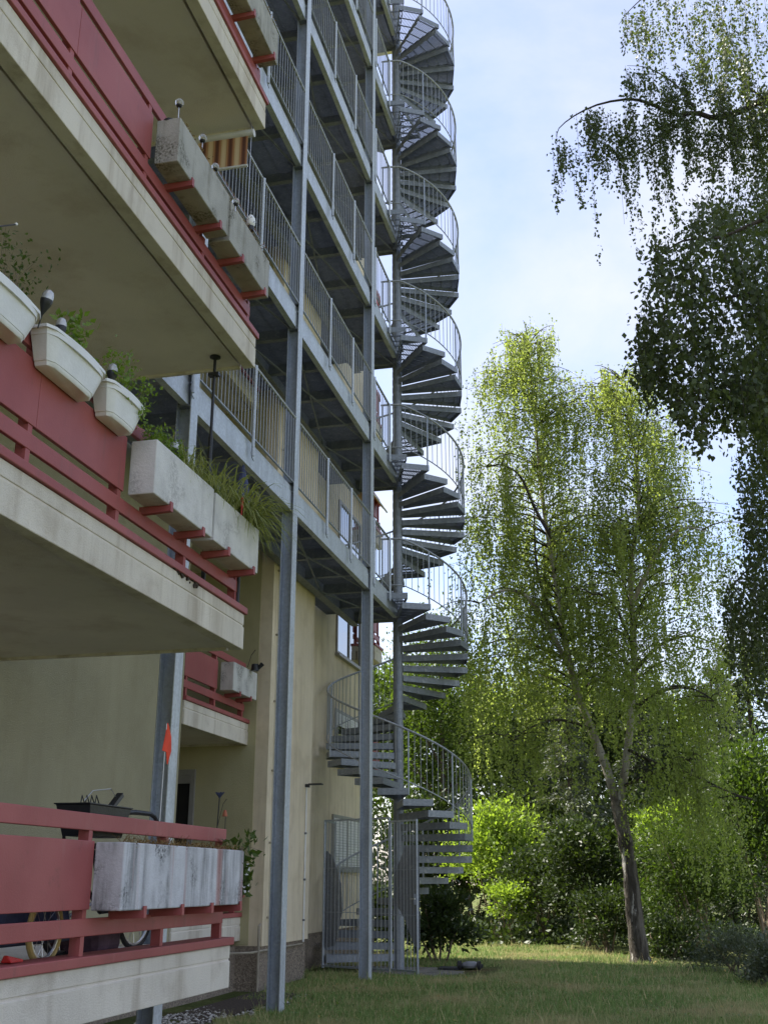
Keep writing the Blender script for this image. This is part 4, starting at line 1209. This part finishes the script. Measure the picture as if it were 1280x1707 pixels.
# ------------------------------------------------------------------ wall lamp with white conduit
q = at(515, 1333, 17.5)
lz = 2.86
wl = root('wall_lamp', (XP, 17.5, 0.55), 'flat black lamp on a white conduit at the pier\'s edge', 'lamp')
MB().tube([(XP + 0.016, 17.5, 0.50), (XP + 0.016, 17.5, lz)], 0.014, 8).build('conduit', M['white_paint'], wl)
MB().box(XP, XP + 0.06, 17.46, 17.54, lz - 0.03, lz + 0.02).build('wall_mount', M['black'], wl)
MB().box(XP + 0.06, XP + 0.28, 17.44, 17.56, lz + 0.005, lz + 0.028).build('lamp_head', M['black'], wl, bevel=0.006)
for z in (0.8, 1.4, 2.1):
    MB().box(XP, XP + 0.034, 17.482, 17.518, z, z + 0.03).build('clip', M['grey_plastic'], wl)

# robot mower parked on the paving
q = at(785, 1612, 20.6)
rm = root('robot_mower', (q.x, 20.55, -0.078), 'small grey and black robot mower parked on the paving\'s edge', 'mower')
bx_ = MB().lathe((0, 0, 0), [(0.20, 0.05), (0.21, 0.09), (0.17, 0.14), (0.10, 0.165)], 18)
bm_ = bx_.mesh('shell', M['grey_plastic'], True)
o = bpy.data.objects.new('shell', bm_); COL.objects.link(o); o.parent = rm; o.scale = (0.8, 1.1, 0.8)
for dx in (-0.17, 0.17):
    w_ = MB().tube([(dx - 0.03, -0.14, 0.075), (dx + 0.03, -0.14, 0.075)], 0.075, 16)
    o = bpy.data.objects.new('wheel', w_.mesh('wheel', M['rubber'], True)); COL.objects.link(o); o.parent = rm
    w_ = MB().tube([(dx - 0.02, 0.2, 0.04), (dx + 0.02, 0.2, 0.04)], 0.04, 12)
    o = bpy.data.objects.new('caster', w_.mesh('caster', M['rubber'], True)); COL.objects.link(o); o.parent = rm
o = bpy.data.objects.new('charging_plate', MB().box(-0.55, -0.18, -0.2, 0.2, 0.0, 0.035).mesh('charging_plate', M['black'])); COL.objects.link(o); o.parent = rm

# orange awning at the far balcony
q0, q1 = at(624, 824, 23.4), at(632, 852, 23.4)
oa = root('orange_awning', (-5.5, 23.2, q1.z), 'orange awning on the far end balcony beyond the gallery', 'awning')
MB().hexa([(-5.9, 22.2, q0.z + 0.08), (-5.45, 22.2, q1.z), (-5.45, 23.5, q1.z), (-5.9, 23.5, q0.z + 0.08), (-5.9, 22.2, q0.z + 0.1), (-5.45, 22.2, q1.z + 0.02), (-5.45, 23.5, q1.z + 0.02), (-5.9, 23.5, q0.z + 0.1)]).build('cloth', M['orange_awning'], oa)
MB().tube([(-5.44, 22.2, q1.z), (-5.44, 23.5, q1.z)], 0.02, 8).build('front_bar', M['frame_white'], oa)

# ------------------------------------------------------------------ trees
def smooth_path(P, n):
    P = np.array([tuple(p) for p in P], float)
    t = np.linspace(0, len(P) - 1, n); i = np.clip(t.astype(int), 0, len(P) - 2); u = (t - i)[:, None]
    P0 = P[np.maximum(i - 1, 0)]; P1 = P[i]; P2 = P[i + 1]; P3 = P[np.minimum(i + 2, len(P) - 1)]
    return 0.5 * ((2 * P1) + (-P0 + P2) * u + (2 * P0 - 5 * P1 + 4 * P2 - P3) * u ** 2 + (-P0 + 3 * P1 - 3 * P2 + P3) * u ** 3)
def tassel_leaves(starts, L, per_m, spread, size, curl=0.10):
    """leaves strung on hanging twigs"""
    starts = np.asarray(starts); L = np.asarray(L)
    n = np.maximum(3, (L * per_m).astype(int))
    idx = np.repeat(np.arange(len(L)), n)
    t = rng.random(len(idx))
    drift = rng.normal(size=(len(L), 2)) * curl
    C = starts[idx].copy()
    C[:, 2] -= t * L[idx]
    C[:, :2] += drift[idx] * (t * L[idx])[:, None] + rng.normal(size=(len(idx), 2)) * spread * (1.15 - 0.6 * t)[:, None]
    ax = rng.normal(size=(len(idx), 3)) * 0.55 + np.array([0, 0, -0.85])
    return leaf_quads(C, ax, size * (0.5 + 0.85 * rng.random(len(idx))), 0.74)

def weeping_birch():
    Yb = 22.5
    base = at(1068, 1606, Yb); base.z = float(ground_z(base.x, base.y)) - 0.05
    r = root('weeping_birch', base, 'big forked weeping birch with pale bark on the lawn', 'tree')
    A = lambda pts, y0=Yb, y1=Yb: [at(x, y, y0 + (y1 - y0) * i / max(1, len(pts) - 1)) for i, (x, y) in enumerate(pts)]
    low = smooth_path([base] + A([(1058, 1530), (1050, 1450), (1040, 1390), (1028, 1335)]), 16)
    rad = np.interp(np.linspace(0, 1, 16), [0, 0.08, 0.3, 1], [0.25, 0.185, 0.15, 0.125])
    MB().tube([tuple(p) for p in low], list(rad * (1 + 0.06 * rng.normal(size=16))), 14).build('trunk', M['birch'], r, smooth=True)
    stemL = smooth_path(A([(1030, 1350), (1012, 1285), (985, 1215), (958, 1140), (940, 1060), (930, 990), (915, 905), (903, 820), (895, 730), (886, 640), (880, 560)], Yb, Yb + 1.2), 40)
    stemR = smooth_path(A([(1031, 1350), (1042, 1280), (1052, 1190), (1057, 1090), (1052, 1000), (1053, 930), (1064, 860), (1062, 780), (1048, 700), (1036, 630)], Yb, Yb + 0.6), 40)
    limbs = [(stemL, 0.095), (stemR, 0.085)]
    for pts, r0, y1 in (
        ([(950, 1115), (905, 1030), (872, 990), (835, 985), (800, 1005)], 0.06, Yb - 0.8),
        ([(938, 1060), (905, 985), (893, 930), (890, 850)], 0.05, Yb + 0.6),
        ([(925, 905), (893, 850), (868, 795), (838, 775), (805, 778)], 0.04, Yb - 0.6),
        ([(946, 1100), (890, 1075), (845, 1065), (790, 1080)], 0.045, Yb + 0.9),
        ([(1056, 1000), (1085, 940), (1105, 905), (1140, 880), (1175, 885)], 0.055, Yb - 0.7),
        ([(1056, 1090), (1035, 1030), (1010, 995), (985, 990)], 0.04, Yb - 1.0),
        ([(1057, 1120), (1100, 1075), (1150, 1060), (1195, 1075)], 0.045, Yb + 1.0),
        ([(1048, 1250), (1100, 1275), (1150, 1290), (1215, 1320), (1260, 1335)], 0.035, Yb - 1.0),
        ([(1040, 1310), (1085, 1290), (1130, 1270), (1150, 1268)], 0.035, Yb - 0.5),
        ([(985, 1215), (935, 1200), (890, 1210), (850, 1235)], 0.035, Yb - 1.2),
        ([(1056, 1180), (1110, 1150), (1160, 1150), (1205, 1180)], 0.035, Yb - 0.9),
    ):
        limbs.append((smooth_path(A(pts, Yb, y1), 18), r0))
    for P, r0 in limbs:
        n = len(P)
        rr = r0 * np.linspace(1, 0.13, n) ** 0.8
        MB().tube([tuple(p) for p in P], list(rr), 10).build('limb', M['birch'] if r0 > 0.05 else M['twig'], r, smooth=True)
    starts, Ls = [], []
    br = MB()
    def emit(p0, az, ln, rise, droop, k, Lmin, Lmax):
        d = np.array([math.cos(az), math.sin(az), 0.0])
        P = [p0 + d * ln * t + np.array([0, 0, rise * t - droop * t * t]) for t in np.linspace(0, 1, 6)]
        br.tube([tuple(p) for p in P], list(np.linspace(0.017, 0.004, 6)), 4, cap=False)
        for _ in range(k):
            t = random.uniform(0.25, 1.0)
            q = p0 + d * ln * t + np.array([0, 0, rise * t - droop * t * t])
            q = q + rng.normal(size=3) * np.array([0.09, 0.09, 0.07])
            starts.append(q); Ls.append(random.uniform(Lmin, Lmax))
    for P, top, n in ((stemL, True, 225), (stemR, True, 180)):
        for i in range(n):
            s = 0.26 + 0.74 * random.random() ** 0.72
            p0 = P[min(len(P) - 1, int(s * len(P)))]
            prof = np.interp(s, [0.2, 0.4, 0.6, 0.8, 0.93, 1.0], [2.5, 2.5, 2.2, 1.75, 1.25, 0.6])
            ln = prof * random.uniform(0.45, 1.05)
            emit(p0, random.uniform(0, 2 * math.pi), ln, 0.75 * ln, 0.6 * ln, max(4, int(np.interp(s, [0.2, 0.6, 1], [5, 8, 12]) * ln)), 0.3, np.interp(s, [0.2, 1], [1.5, 0.8]))
    for P, r0 in limbs[2:]:
        for i in range(7):
            s = random.uniform(0.3, 1.0); p0 = P[min(len(P) - 1, int(s * len(P)))]
            ln = random.uniform(0.4, 1.1)
            emit(p0, random.uniform(0, 2 * math.pi), ln, 0.4 * ln, 0.5 * ln, 8, 0.5, 1.7)
    # long curtains hanging low
    for (px_, py_, y_, Lm) in ((800, 1050, 22.0, 2.4), (830, 1020, 22.8, 2.8), (865, 1010, 21.6, 2.6), (790, 1120, 22.8, 2.0), (950, 1180, 21.4, 1.8), (975, 1200, 21.0, 1.4),
                               (1110, 1120, 21.6, 2.2), (1150, 1090, 22.0, 2.2), (1170, 1150, 22.6, 1.8), (1195, 1080, 22.4, 1.6), (1130, 1260, 21.8, 1.1), (1165, 1270, 21.8, 1.2), (900, 1120, 21.4, 2.1), (1010, 1120, 21.2, 1.6), (1080, 1130, 21.2, 1.7),
                               (780, 960, 22.4, 2.2), (815, 900, 22.8, 2.0), (1180, 960, 22.2, 1.8), (850, 1150, 22.2, 1.7), (790, 1190, 22.4, 1.3),
                               (800, 640, 23.2, 1.0), (820, 600, 23.4, 1.0), (790, 700, 23.0, 1.3), (785, 780, 22.8, 1.5), (810, 740, 23.0, 1.4), (840, 680, 23.4, 1.2), (780, 860, 22.6, 1.6), (945, 640, 23.6, 1.0), (960, 720, 23.4, 1.3), (1010, 700, 22.8, 1.1), (1090, 700, 23.2, 1.1), (1110, 780, 23.0, 1.4), (1150, 840, 22.6, 1.6), (1200, 900, 22.6, 1.6), (860, 590, 23.6, 0.8), (905, 560, 23.8, 0.8)):
        c = np.array(at(px_, py_, y_))
        for _ in range(16):
            starts.append(c + rng.normal(size=3) * np.array([0.24, 0.35, 0.22])); Ls.append(Lm * random.uniform(0.5, 1.0))
    tag(br.build('branches', M['twig'], r), kind='stuff')
    tw = MB()
    for p, l in list(zip(starts, Ls))[::3]:
        tw.tube([tuple(p), (p[0], p[1], p[2] - l * 0.8)], 0.0025, 3, cap=False)
    tag(tw.build('twigs', M['twig'], r), kind='stuff')
    V = tassel_leaves(np.array(starts), np.array(Ls) * 1.25, 28, 0.034, 0.056, 0.05)
    tag(link('crown', quads_mesh('crown', V, M['birch_leaf']), r), kind='stuff')
weeping_birch()

def near_birch():
    tb = at(1500, 1000, 12.0)
    bx, by = tb.x, 12.0
    bz = float(ground_z(bx, by)) - 0.1
    r = root('overhanging_birch', (bx, by, bz), 'shade-darkened birch whose drooping branches overhang the top right corner', 'tree')
    top = Vector((bx + 0.3, by + 0.4, 15.0))
    MB().tube([tuple(p) for p in smooth_path([(bx, by, bz), (bx + 0.1, by, 4), (bx, by + 0.2, 9), top], 14)], list(np.linspace(0.22, 0.06, 14)), 12).build('trunk', M['birch_low'], r, smooth=True)
    A = lambda pts, Y: [at(x, y, Y) for x, y in pts]
    tr = lambda z: Vector((bx, by + 0.1, z))
    limbs = [
        (A([(1400, 120), (1300, 150), (1240, 182), (1195, 196), (1160, 187), (1125, 190), (1085, 172), (1050, 164), (1000, 172), (960, 190), (932, 212), (928, 228)], 13.0), 0.06, tr(10.2)),
        (A([(1160, 187), (1148, 165), (1120, 135), (1080, 112), (1045, 108)], 13.0), 0.020, None),
        (A([(1140, 193), (1110, 225), (1085, 243), (1050, 262), (1020, 265)], 13.0), 0.018, None),
        (A([(1350, -60), (1250, -90), (1150, -60), (1090, -20), (1050, 15), (1031, 40)], 14.0), 0.03, tr(11.5)),
        (A([(1290, 170), (1262, 155), (1230, 130), (1200, 115)], 13.0), 0.02, None),
        (A([(1420, 330), (1330, 345), (1260, 370), (1200, 395), (1140, 400), (1100, 425), (1070, 440)], 9.6), 0.035, tr(7.4)),
        (A([(1420, 470), (1330, 480), (1240, 490), (1170, 505), (1110, 530), (1070, 560)], 9.3), 0.03, tr(6.6)),
        (A([(1400, 900), (1330, 930), (1270, 935), (1230, 965), (1205, 1000)], 13.5), 0.03, tr(5.0)),
        (A([(1440, 700), (1340, 720), (1270, 760), (1230, 800)], 12.5), 0.02, tr(6.0)),
    ]
    for P, r0, st in limbs:
        if st is not None: P = [st] + P
        P = smooth_path(P, 26)
        MB().tube([tuple(p) for p in P], list(r0 * np.linspace(1, 0.05, 26) ** 1.25 + 0.002), 8).build('limb', M['twig'], r, smooth=True)
    S_, L_, allS, allL = [], [], [], []
    def hang(x0, x1, yt, Lm, Y, n, dy=20, sd=0.12, ydep=0.5):
        for _ in range(n):
            t = random.random()
            p = np.array(at(x0 + (x1 - x0) * t, yt + random.uniform(-dy, dy), Y + random.gauss(0, ydep)))
            S_.append(p); L_.append(Lm * random.uniform(0.35, 1.0))
    # far fringe: long thin tassels
    for x, yt, yb, n in ((934, 228, 355, 9), (948, 232, 320, 6), (980, 190, 430, 10), (990, 180, 330, 16), (1022, 195, 300, 14), (1030, 215, 400, 9), (1050, 180, 330, 12), (1072, 200, 290, 10), (1100, 190, 395, 18), (1115, 150, 300, 14),
                         (1045, 112, 200, 10), (1075, 112, 220, 14), (1110, 130, 260, 14), (1140, 120, 250, 14), (1150, 190, 330, 20), (1180, 200, 330, 20), (1200, 130, 300, 20), (1225, 185, 330, 22), (1255, 175, 360, 26), (1280, 150, 360, 26), (1170, 90, 200, 16), (1240, 90, 230, 22), (1210, 60, 180, 16)):
        Lm = (yb - yt) / 1831 * 15.0 / 0.88
        for _ in range(n):
            p = np.array(at(x + random.gauss(0, 8), yt + random.uniform(-10, 22), 13.0 + random.gauss(0, 0.35)))
            S_.append(p); L_.append(Lm * random.uniform(0.3, 1.0))
    hang(1060, 1280, 20, 1.1, 14.2, 95, 60)
    hang(1040, 1075, 25, 0.9, 14.0, 14, 14)
    V1 = tassel_leaves(np.array(S_), np.array(L_), 56, 0.036, 0.047, 0.07)
    allS += S_; allL += L_; S_.clear(); L_.clear()
    # lower right: long dark curtains
    hang(1180, 1330, 330, 1.0, 12.0, 70, 40); hang(1215, 1330, 560, 1.8, 11.5, 60, 60); hang(1215, 1330, 1000, 1.2, 13.2, 30, 40)
    hang(1225, 1330, 790, 2.2, 12.8, 60, 60); hang(1200, 1300, 960, 1.6, 13.4, 46, 40); hang(1240, 1300, 640, 1.6, 11.0, 30, 60)
    V2 = tassel_leaves(np.array(S_), np.array(L_), 60, 0.05, 0.05, 0.06)
    allS += S_; allL += L_; S_.clear(); L_.clear()
    # near dense mass
    hang(1085, 1330, 420, 0.7, 9.5, 120, 40); hang(1065, 1330, 500, 0.75, 9.4, 130, 50); hang(1060, 1330, 580, 0.55, 9.4, 110, 40); hang(1110, 1330, 640, 0.55, 9.5, 70, 30)
    hang(1130, 1190, 640, 0.62, 9.4, 18, 20); hang(1215, 1330, 640, 0.62, 9.3, 30, 20); hang(1160, 1180, 690, 0.42, 9.4, 8, 10)
    hang(1150, 1330, 345, 0.5, 9.8, 70, 30); hang(1065, 1110, 600, 0.42, 9.4, 14, 20)
    V3 = tassel_leaves(np.array(S_), np.array(L_), 56, 0.06, 0.056, 0.08)
    V = np.concatenate([V1, V2, V3])
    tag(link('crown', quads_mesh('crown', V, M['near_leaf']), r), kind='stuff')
    # the leaves that show largest, each its own piece
    lf = MB(); s = 0.056
    outline = [(0, 0), (0.30, 0.16), (0.40, 0.36), (0.28, 0.62), (0.08, 0.9), (0, 1.0), (-0.08, 0.9), (-0.28, 0.62), (-0.40, 0.36), (-0.30, 0.16)]
    lf.v = [(x * s, 0.05 * s * abs(x) * 4, -y * s) for x, y in outline] ; lf.f = [tuple(range(10))]
    lme = lf.mesh('leaf', M['near_leaf'])
    for i in range(200):
        t = random.random(); u = random.random()
        if u < 0.45: x, y = 1062 + 60 * random.random() ** 1.3, 395 + 170 * random.random()
        elif u < 0.75: x, y = 1060 + 60 * random.random(), 560 + 120 * random.random()
        else: x, y = 1150 + 120 * random.random(), 690 + 70 * random.random()
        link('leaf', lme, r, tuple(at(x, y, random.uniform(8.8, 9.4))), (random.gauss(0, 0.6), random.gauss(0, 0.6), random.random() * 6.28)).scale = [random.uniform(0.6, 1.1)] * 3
    tw = MB()
    for p, l in list(zip(allS + S_, allL + L_)):
        tw.tube([tuple(p), (p[0], p[1], p[2] - l * 0.75)], 0.002, 3, cap=False)
    tag(tw.build('twigs', M['twig'], r), kind='stuff')
near_birch()

# ------------------------------------------------------------------ shrubs and background trees
def clump_leaves(c, rad, n, leaf, clumps, width=0.55, up=0.3, shell=0.45, crad=0.28, droop=False):
    c = np.array(c); rad = np.array(rad)
    d = unit(rng.normal(size=(clumps, 3)))
    rr = rng.random((clumps, 1)) ** shell
    d[:, 2] = np.where(d[:, 2] < -0.55, -d[:, 2], d[:, 2])
    K = c + d * rr * rad * (0.85 + 0.3 * rng.random((clumps, 1)))
    i = rng.integers(0, clumps, n)
    sc_ = crad * rad.mean() * (0.6 + 0.8 * rng.random(clumps))
    off = rng.normal(size=(n, 3)) * sc_[i][:, None] * np.array([1, 1, 0.6])
    P = K[i] + off
    out = unit((P - c) / rad)
    ax = rng.normal(size=(n, 3)) * 0.6 + out * 0.6 + np.array([0, 0, -0.6 if droop else up])
    return leaf_quads(P, ax, leaf * (0.6 + 0.8 * rng.random(n)), width, 0.25)
def shrub(name, label, c, rad, n, leaf, m, clumps=60, cat='shrub', group='shrubs behind the lawn', stem_m='stem', nst=6, width=0.55, up=0.3, crad=0.22, base_y=None, droop=False, part='foliage'):
    c = Vector(c)
    gz = float(ground_z(c.x, c.y))
    r = root(name, (c.x, c.y, gz), label, cat, group)
    b = MB()
    for i in range(nst):
        a = random.random() * 6.28; q = random.uniform(0.3, 0.8)
        e_ = Vector((c.x + rad[0] * q * math.cos(a), c.y + rad[1] * q * math.sin(a), c.z + rad[2] * random.uniform(-0.1, 0.6)))
        s_ = Vector((c.x + random.gauss(0, 0.08), c.y + random.gauss(0, 0.08), gz - 0.05))
        md = s_.lerp(e_, 0.5) + Vector((random.gauss(0, 0.1), random.gauss(0, 0.1), 0.1 * rad[2]))
        b.tube([tuple(p) for p in smooth_path([s_, md, e_], 7)], list(np.linspace(0.03, 0.008, 7) * (0.6 + rad[2] * 0.35)), 6)
    b.build('stems', M[stem_m], r, smooth=True)
    V = clump_leaves(c, rad, n, leaf, clumps, width, up, crad=crad, droop=droop)
    gzv = ground_z(V[:, :, 0], V[:, :, 1])
    V[:, :, 2] = np.maximum(V[:, :, 2], gzv + 0.01)
    tag(link(part, quads_mesh(part, V, M[m]), r), kind='stuff')
    return r
def tree(name, label, c, rad, n, leaf, m, clumps=80, trunk_r=0.14, group='trees behind the lawn', width=0.55, crad=0.2, droop=False):
    c = Vector(c); gz = float(ground_z(c.x, c.y))
    r = root(name, (c.x, c.y, gz), label, 'tree', group)
    MB().tube([(c.x, c.y, gz - 0.1), (c.x + 0.1, c.y, (gz + c.z) / 2), (c.x, c.y, c.z + rad[2] * 0.7)], [trunk_r, trunk_r * 0.8, trunk_r * 0.2], 10).build('trunk', M['twig'], r, smooth=True)
    for i in range(9):
        a = random.random() * 6.28; z0 = c.z - rad[2] * random.uniform(0.2, 0.9)
        e_ = Vector((c.x + rad[0] * 0.75 * math.cos(a), c.y + rad[1] * 0.75 * math.sin(a), z0 + rad[2] * random.uniform(0.2, 0.6)))
        MB().tube([(c.x, c.y, z0), tuple((Vector((c.x, c.y, z0)) + e_) / 2 + Vector((0, 0, 0.1))), tuple(e_)], [trunk_r * 0.4, trunk_r * 0.25, 0.01], 6).build('limb', M['twig'], r, smooth=True)
    V = clump_leaves(c, rad, n, leaf, clumps, width, 0.1, crad=crad, droop=droop)
    tag(link('crown', quads_mesh('crown', V, M[m]), r), kind='stuff')
def conifer(name, label, bx, by, h, r0, n, m='fir', group='conifers in the background'):
    gz = float(ground_z(bx, by))
    r = root(name, (bx, by, gz), label, 'tree', group)
    MB().tube([(bx, by, gz - 0.1), (bx, by, gz + h)], [0.16, 0.02], 8).build('trunk', M['twig'], r, smooth=True)
    nb = 110
    bz = gz + h * (0.06 + 0.92 * np.sort(rng.random(nb))); az = rng.random(nb) * 6.283
    ln = r0 * (1.03 - (bz - gz) / h) * (0.7 + 0.5 * rng.random(nb)) + 0.1
    i = rng.integers(0, nb, n); i = np.where(rng.random(n) < 0.5, i, np.minimum(nb - 1, (rng.random(n) ** 1.5 * nb).astype(int)))
    t = rng.random(n) ** 0.7
    P = np.stack([bx + np.cos(az[i]) * ln[i] * t, by + np.sin(az[i]) * ln[i] * t, bz[i] - 0.30 * ln[i] * t + 0.22 * ln[i] * t * t], -1)
    P += rng.normal(size=(n, 3)) * (0.10 + 0.10 * ln[i][:, None] * (1 - 0.5 * t[:, None])) * np.array([1, 1, 0.45])
    ax = np.stack([np.cos(az[i]), np.sin(az[i]), np.full(n, -0.35)], -1) + rng.normal(size=(n, 3)) * 0.5
    V = leaf_quads(P, ax, 0.16 * (0.6 + 0.8 * rng.random(n)), 0.22)
    tag(link('crown', quads_mesh('crown', V, M[m]), r), kind='stuff')

shrub('rhododendron', 'dark glossy rhododendron bush right behind the spiral stairs', at(735, 1550, 22.4), (0.72, 0.6, 0.72), 3200, 0.12, 'dark_leaf', 60, 'shrub', None, width=0.42)
shrub('added_dark_bush', 'dark ivy thicket behind the barred gate at the building\'s corner', at(612, 1530, 25.2), (0.75, 0.6, 0.95), 5000, 0.10, 'dark_leaf', 60, 'shrub', None)  # bush added to darken the gap behind the gate, where shade lies
shrub('sumac', 'bright sunlit yellow green sumac at the left of the shrubbery', at(828, 1425, 31.5), (1.25, 1.1, 1.5), 7500, 0.15, 'bright_leaf', 110, width=0.4, nst=8)
shrub('elder_bush', 'small pale sunlit bush with bare light stems at the lawn\'s far edge', at(850, 1510, 29.0), (0.62, 0.5, 0.55), 2400, 0.09, 'bright_leaf', 40)
shrub('hazel_bush', 'dark hazel bush right of the pale sunlit bush', at(905, 1490, 29.5), (1.0, 0.9, 1.2), 6500, 0.10, 'dark_leaf', 70)
shrub('laurel_bush', 'mid green laurel left of the birch trunk', at(975, 1470, 27.5), (1.15, 1.0, 1.35), 9000, 0.10, 'dark_leaf', 80)
shrub('holly_bush', 'low dark holly between laurel and birch trunk', at(1015, 1545, 25.5), (0.85, 0.7, 0.75), 5000, 0.08, 'dark_leaf', 60)
shrub('yew_bush', 'feathery dark green yew right of the birch trunk', at(1150, 1480, 25.0), (1.25, 1.1, 1.55), 14000, 0.09, 'yew_leaf', 90, width=0.3, up=0.0)
shrub('privet_bush', 'low dark privet between birch trunk and grey shrub', at(1120, 1580, 23.5), (0.75, 0.6, 0.55), 4500, 0.07, 'dark_leaf', 50)
shrub('tall_hornbeam', 'tall mid green hornbeam filling the picture\'s right edge', at(1265, 1400, 26.5), (1.45, 1.3, 2.2), 15000, 0.10, 'yew_leaf', 100, nst=8)
shrub('grey_shrub', 'grey green lavender like shrub at the lawn\'s right edge', at(1222, 1590, 20.5), (0.62, 0.55, 0.42), 4200, 0.06, 'grey_leaf', 60, width=0.3)
shrub('box_bush', 'dark round bush cut by the picture\'s right edge above the lawn', at(1290, 1615, 18.8), (0.55, 0.5, 0.42), 3500, 0.06, 'grey_leaf', 50)
shrub('sunlit_maple', 'yellow lit maple crown behind the feathery yew', at(1165, 1405, 29.0), (0.95, 0.8, 0.9), 5000, 0.12, 'bright_leaf', 50)
shrub('sunlit_forsythia', 'yellow lit bush peeping out right beside the birch trunk', at(1085, 1390, 30.0), (0.5, 0.5, 0.55), 1500, 0.11, 'bright_leaf', 30)
hedge_names = ['dark thicket behind the stairs and rhododendron', 'dark thicket behind the sunlit sumac', 'dark thicket behind the hazel bush', 'dark thicket behind the laurel', 'dark thicket behind the birch trunk', 'dark thicket behind the feathery yew', 'dark thicket behind the tall hornbeam', 'dark thicket beyond the right edge shrubs']
for i, lb in enumerate(hedge_names):
    x = 700 + i * 88
    shrub('thicket', lb, at(x, 1440, 35.0), (2.1, 1.2, 1.9), 6500, 0.17, 'dark_leaf', 70, 'shrub', 'dark thickets closing the garden', nst=5)
def ground_ivy():
    n = 16000
    Y = 27.5 + rng.random(n) * 9; X = -0.2315 * Y + (rng.random(n) - 0.35) * 0.62 * Y
    edge = np.interp(Y, [20, 22.5, 25, 29, 33], [1.2, 0.2, -1.0, -5.0, -12])
    ok = X > edge; X, Y = X[ok], Y[ok]; n = len(X)
    C = np.stack([X, Y, ground_z(X, Y) + 0.55 * rng.random(n) ** 1.3], -1)
    V = leaf_quads(C, rng.normal(size=(n, 3)) + np.array([0, 0, 0.4]), 0.10 + 0.08 * rng.random(n), 0.6)
    tag(link('ground_ivy', quads_mesh('ground_ivy', V, M['dark_leaf'])), 'dark ivy carpet under the shrubs behind the lawn', 'ivy', kind='stuff')
ground_ivy()
conifer('juniper', 'grey green juniper rising between sumac and birch', at(955, 1400, 33.5).x, 33.5, 6.6, 1.9, 15000, 'grey_leaf')
conifer('fir_tree', 'dark fir behind the hazel bush', at(900, 1400, 36).x, 36.0, 7.6, 2.0, 13000)
conifer('spruce_tree', 'dark spruce at the picture\'s right edge', at(1262, 1300, 33).x, 33.0, 9.6, 2.4, 16000)
conifer('spruce_tree', 'second spruce left of the right edge spruce', at(1200, 1300, 37).x, 37.0, 8.4, 2.3, 14000)
conifer('fir_tree', 'slim dark fir behind the birch fork', at(1075, 1300, 36).x, 36.0, 7.2, 1.8, 12000)
tree('lime_tree', 'round mid green tree behind the birch\'s left curtains', at(815, 1290, 41), (3.0, 2.5, 3.4), 14000, 0.2, 'mid_leaf', 90)
tree('ash_tree', 'broad dark tree behind the birch fork', at(985, 1265, 42), (3.2, 2.5, 3.4), 14000, 0.2, 'dark_leaf', 90)
tree('maple_tree', 'broad mid green tree behind the right birch curtains', at(1130, 1290, 43), (3.0, 2.5, 3.2), 13000, 0.2, 'mid_leaf', 90)
tree('beech_tree', 'tree seen through the stair rails beyond the building\'s end', at(655, 1290, 40), (2.6, 2.4, 4.0), 15000, 0.18, 'mid_leaf', 100)
tree('robinia_tree', 'loose leafed tree showing between stairs and birch', at(735, 1230, 37), (1.9, 1.8, 4.2), 13000, 0.13, 'mid_leaf', 100)
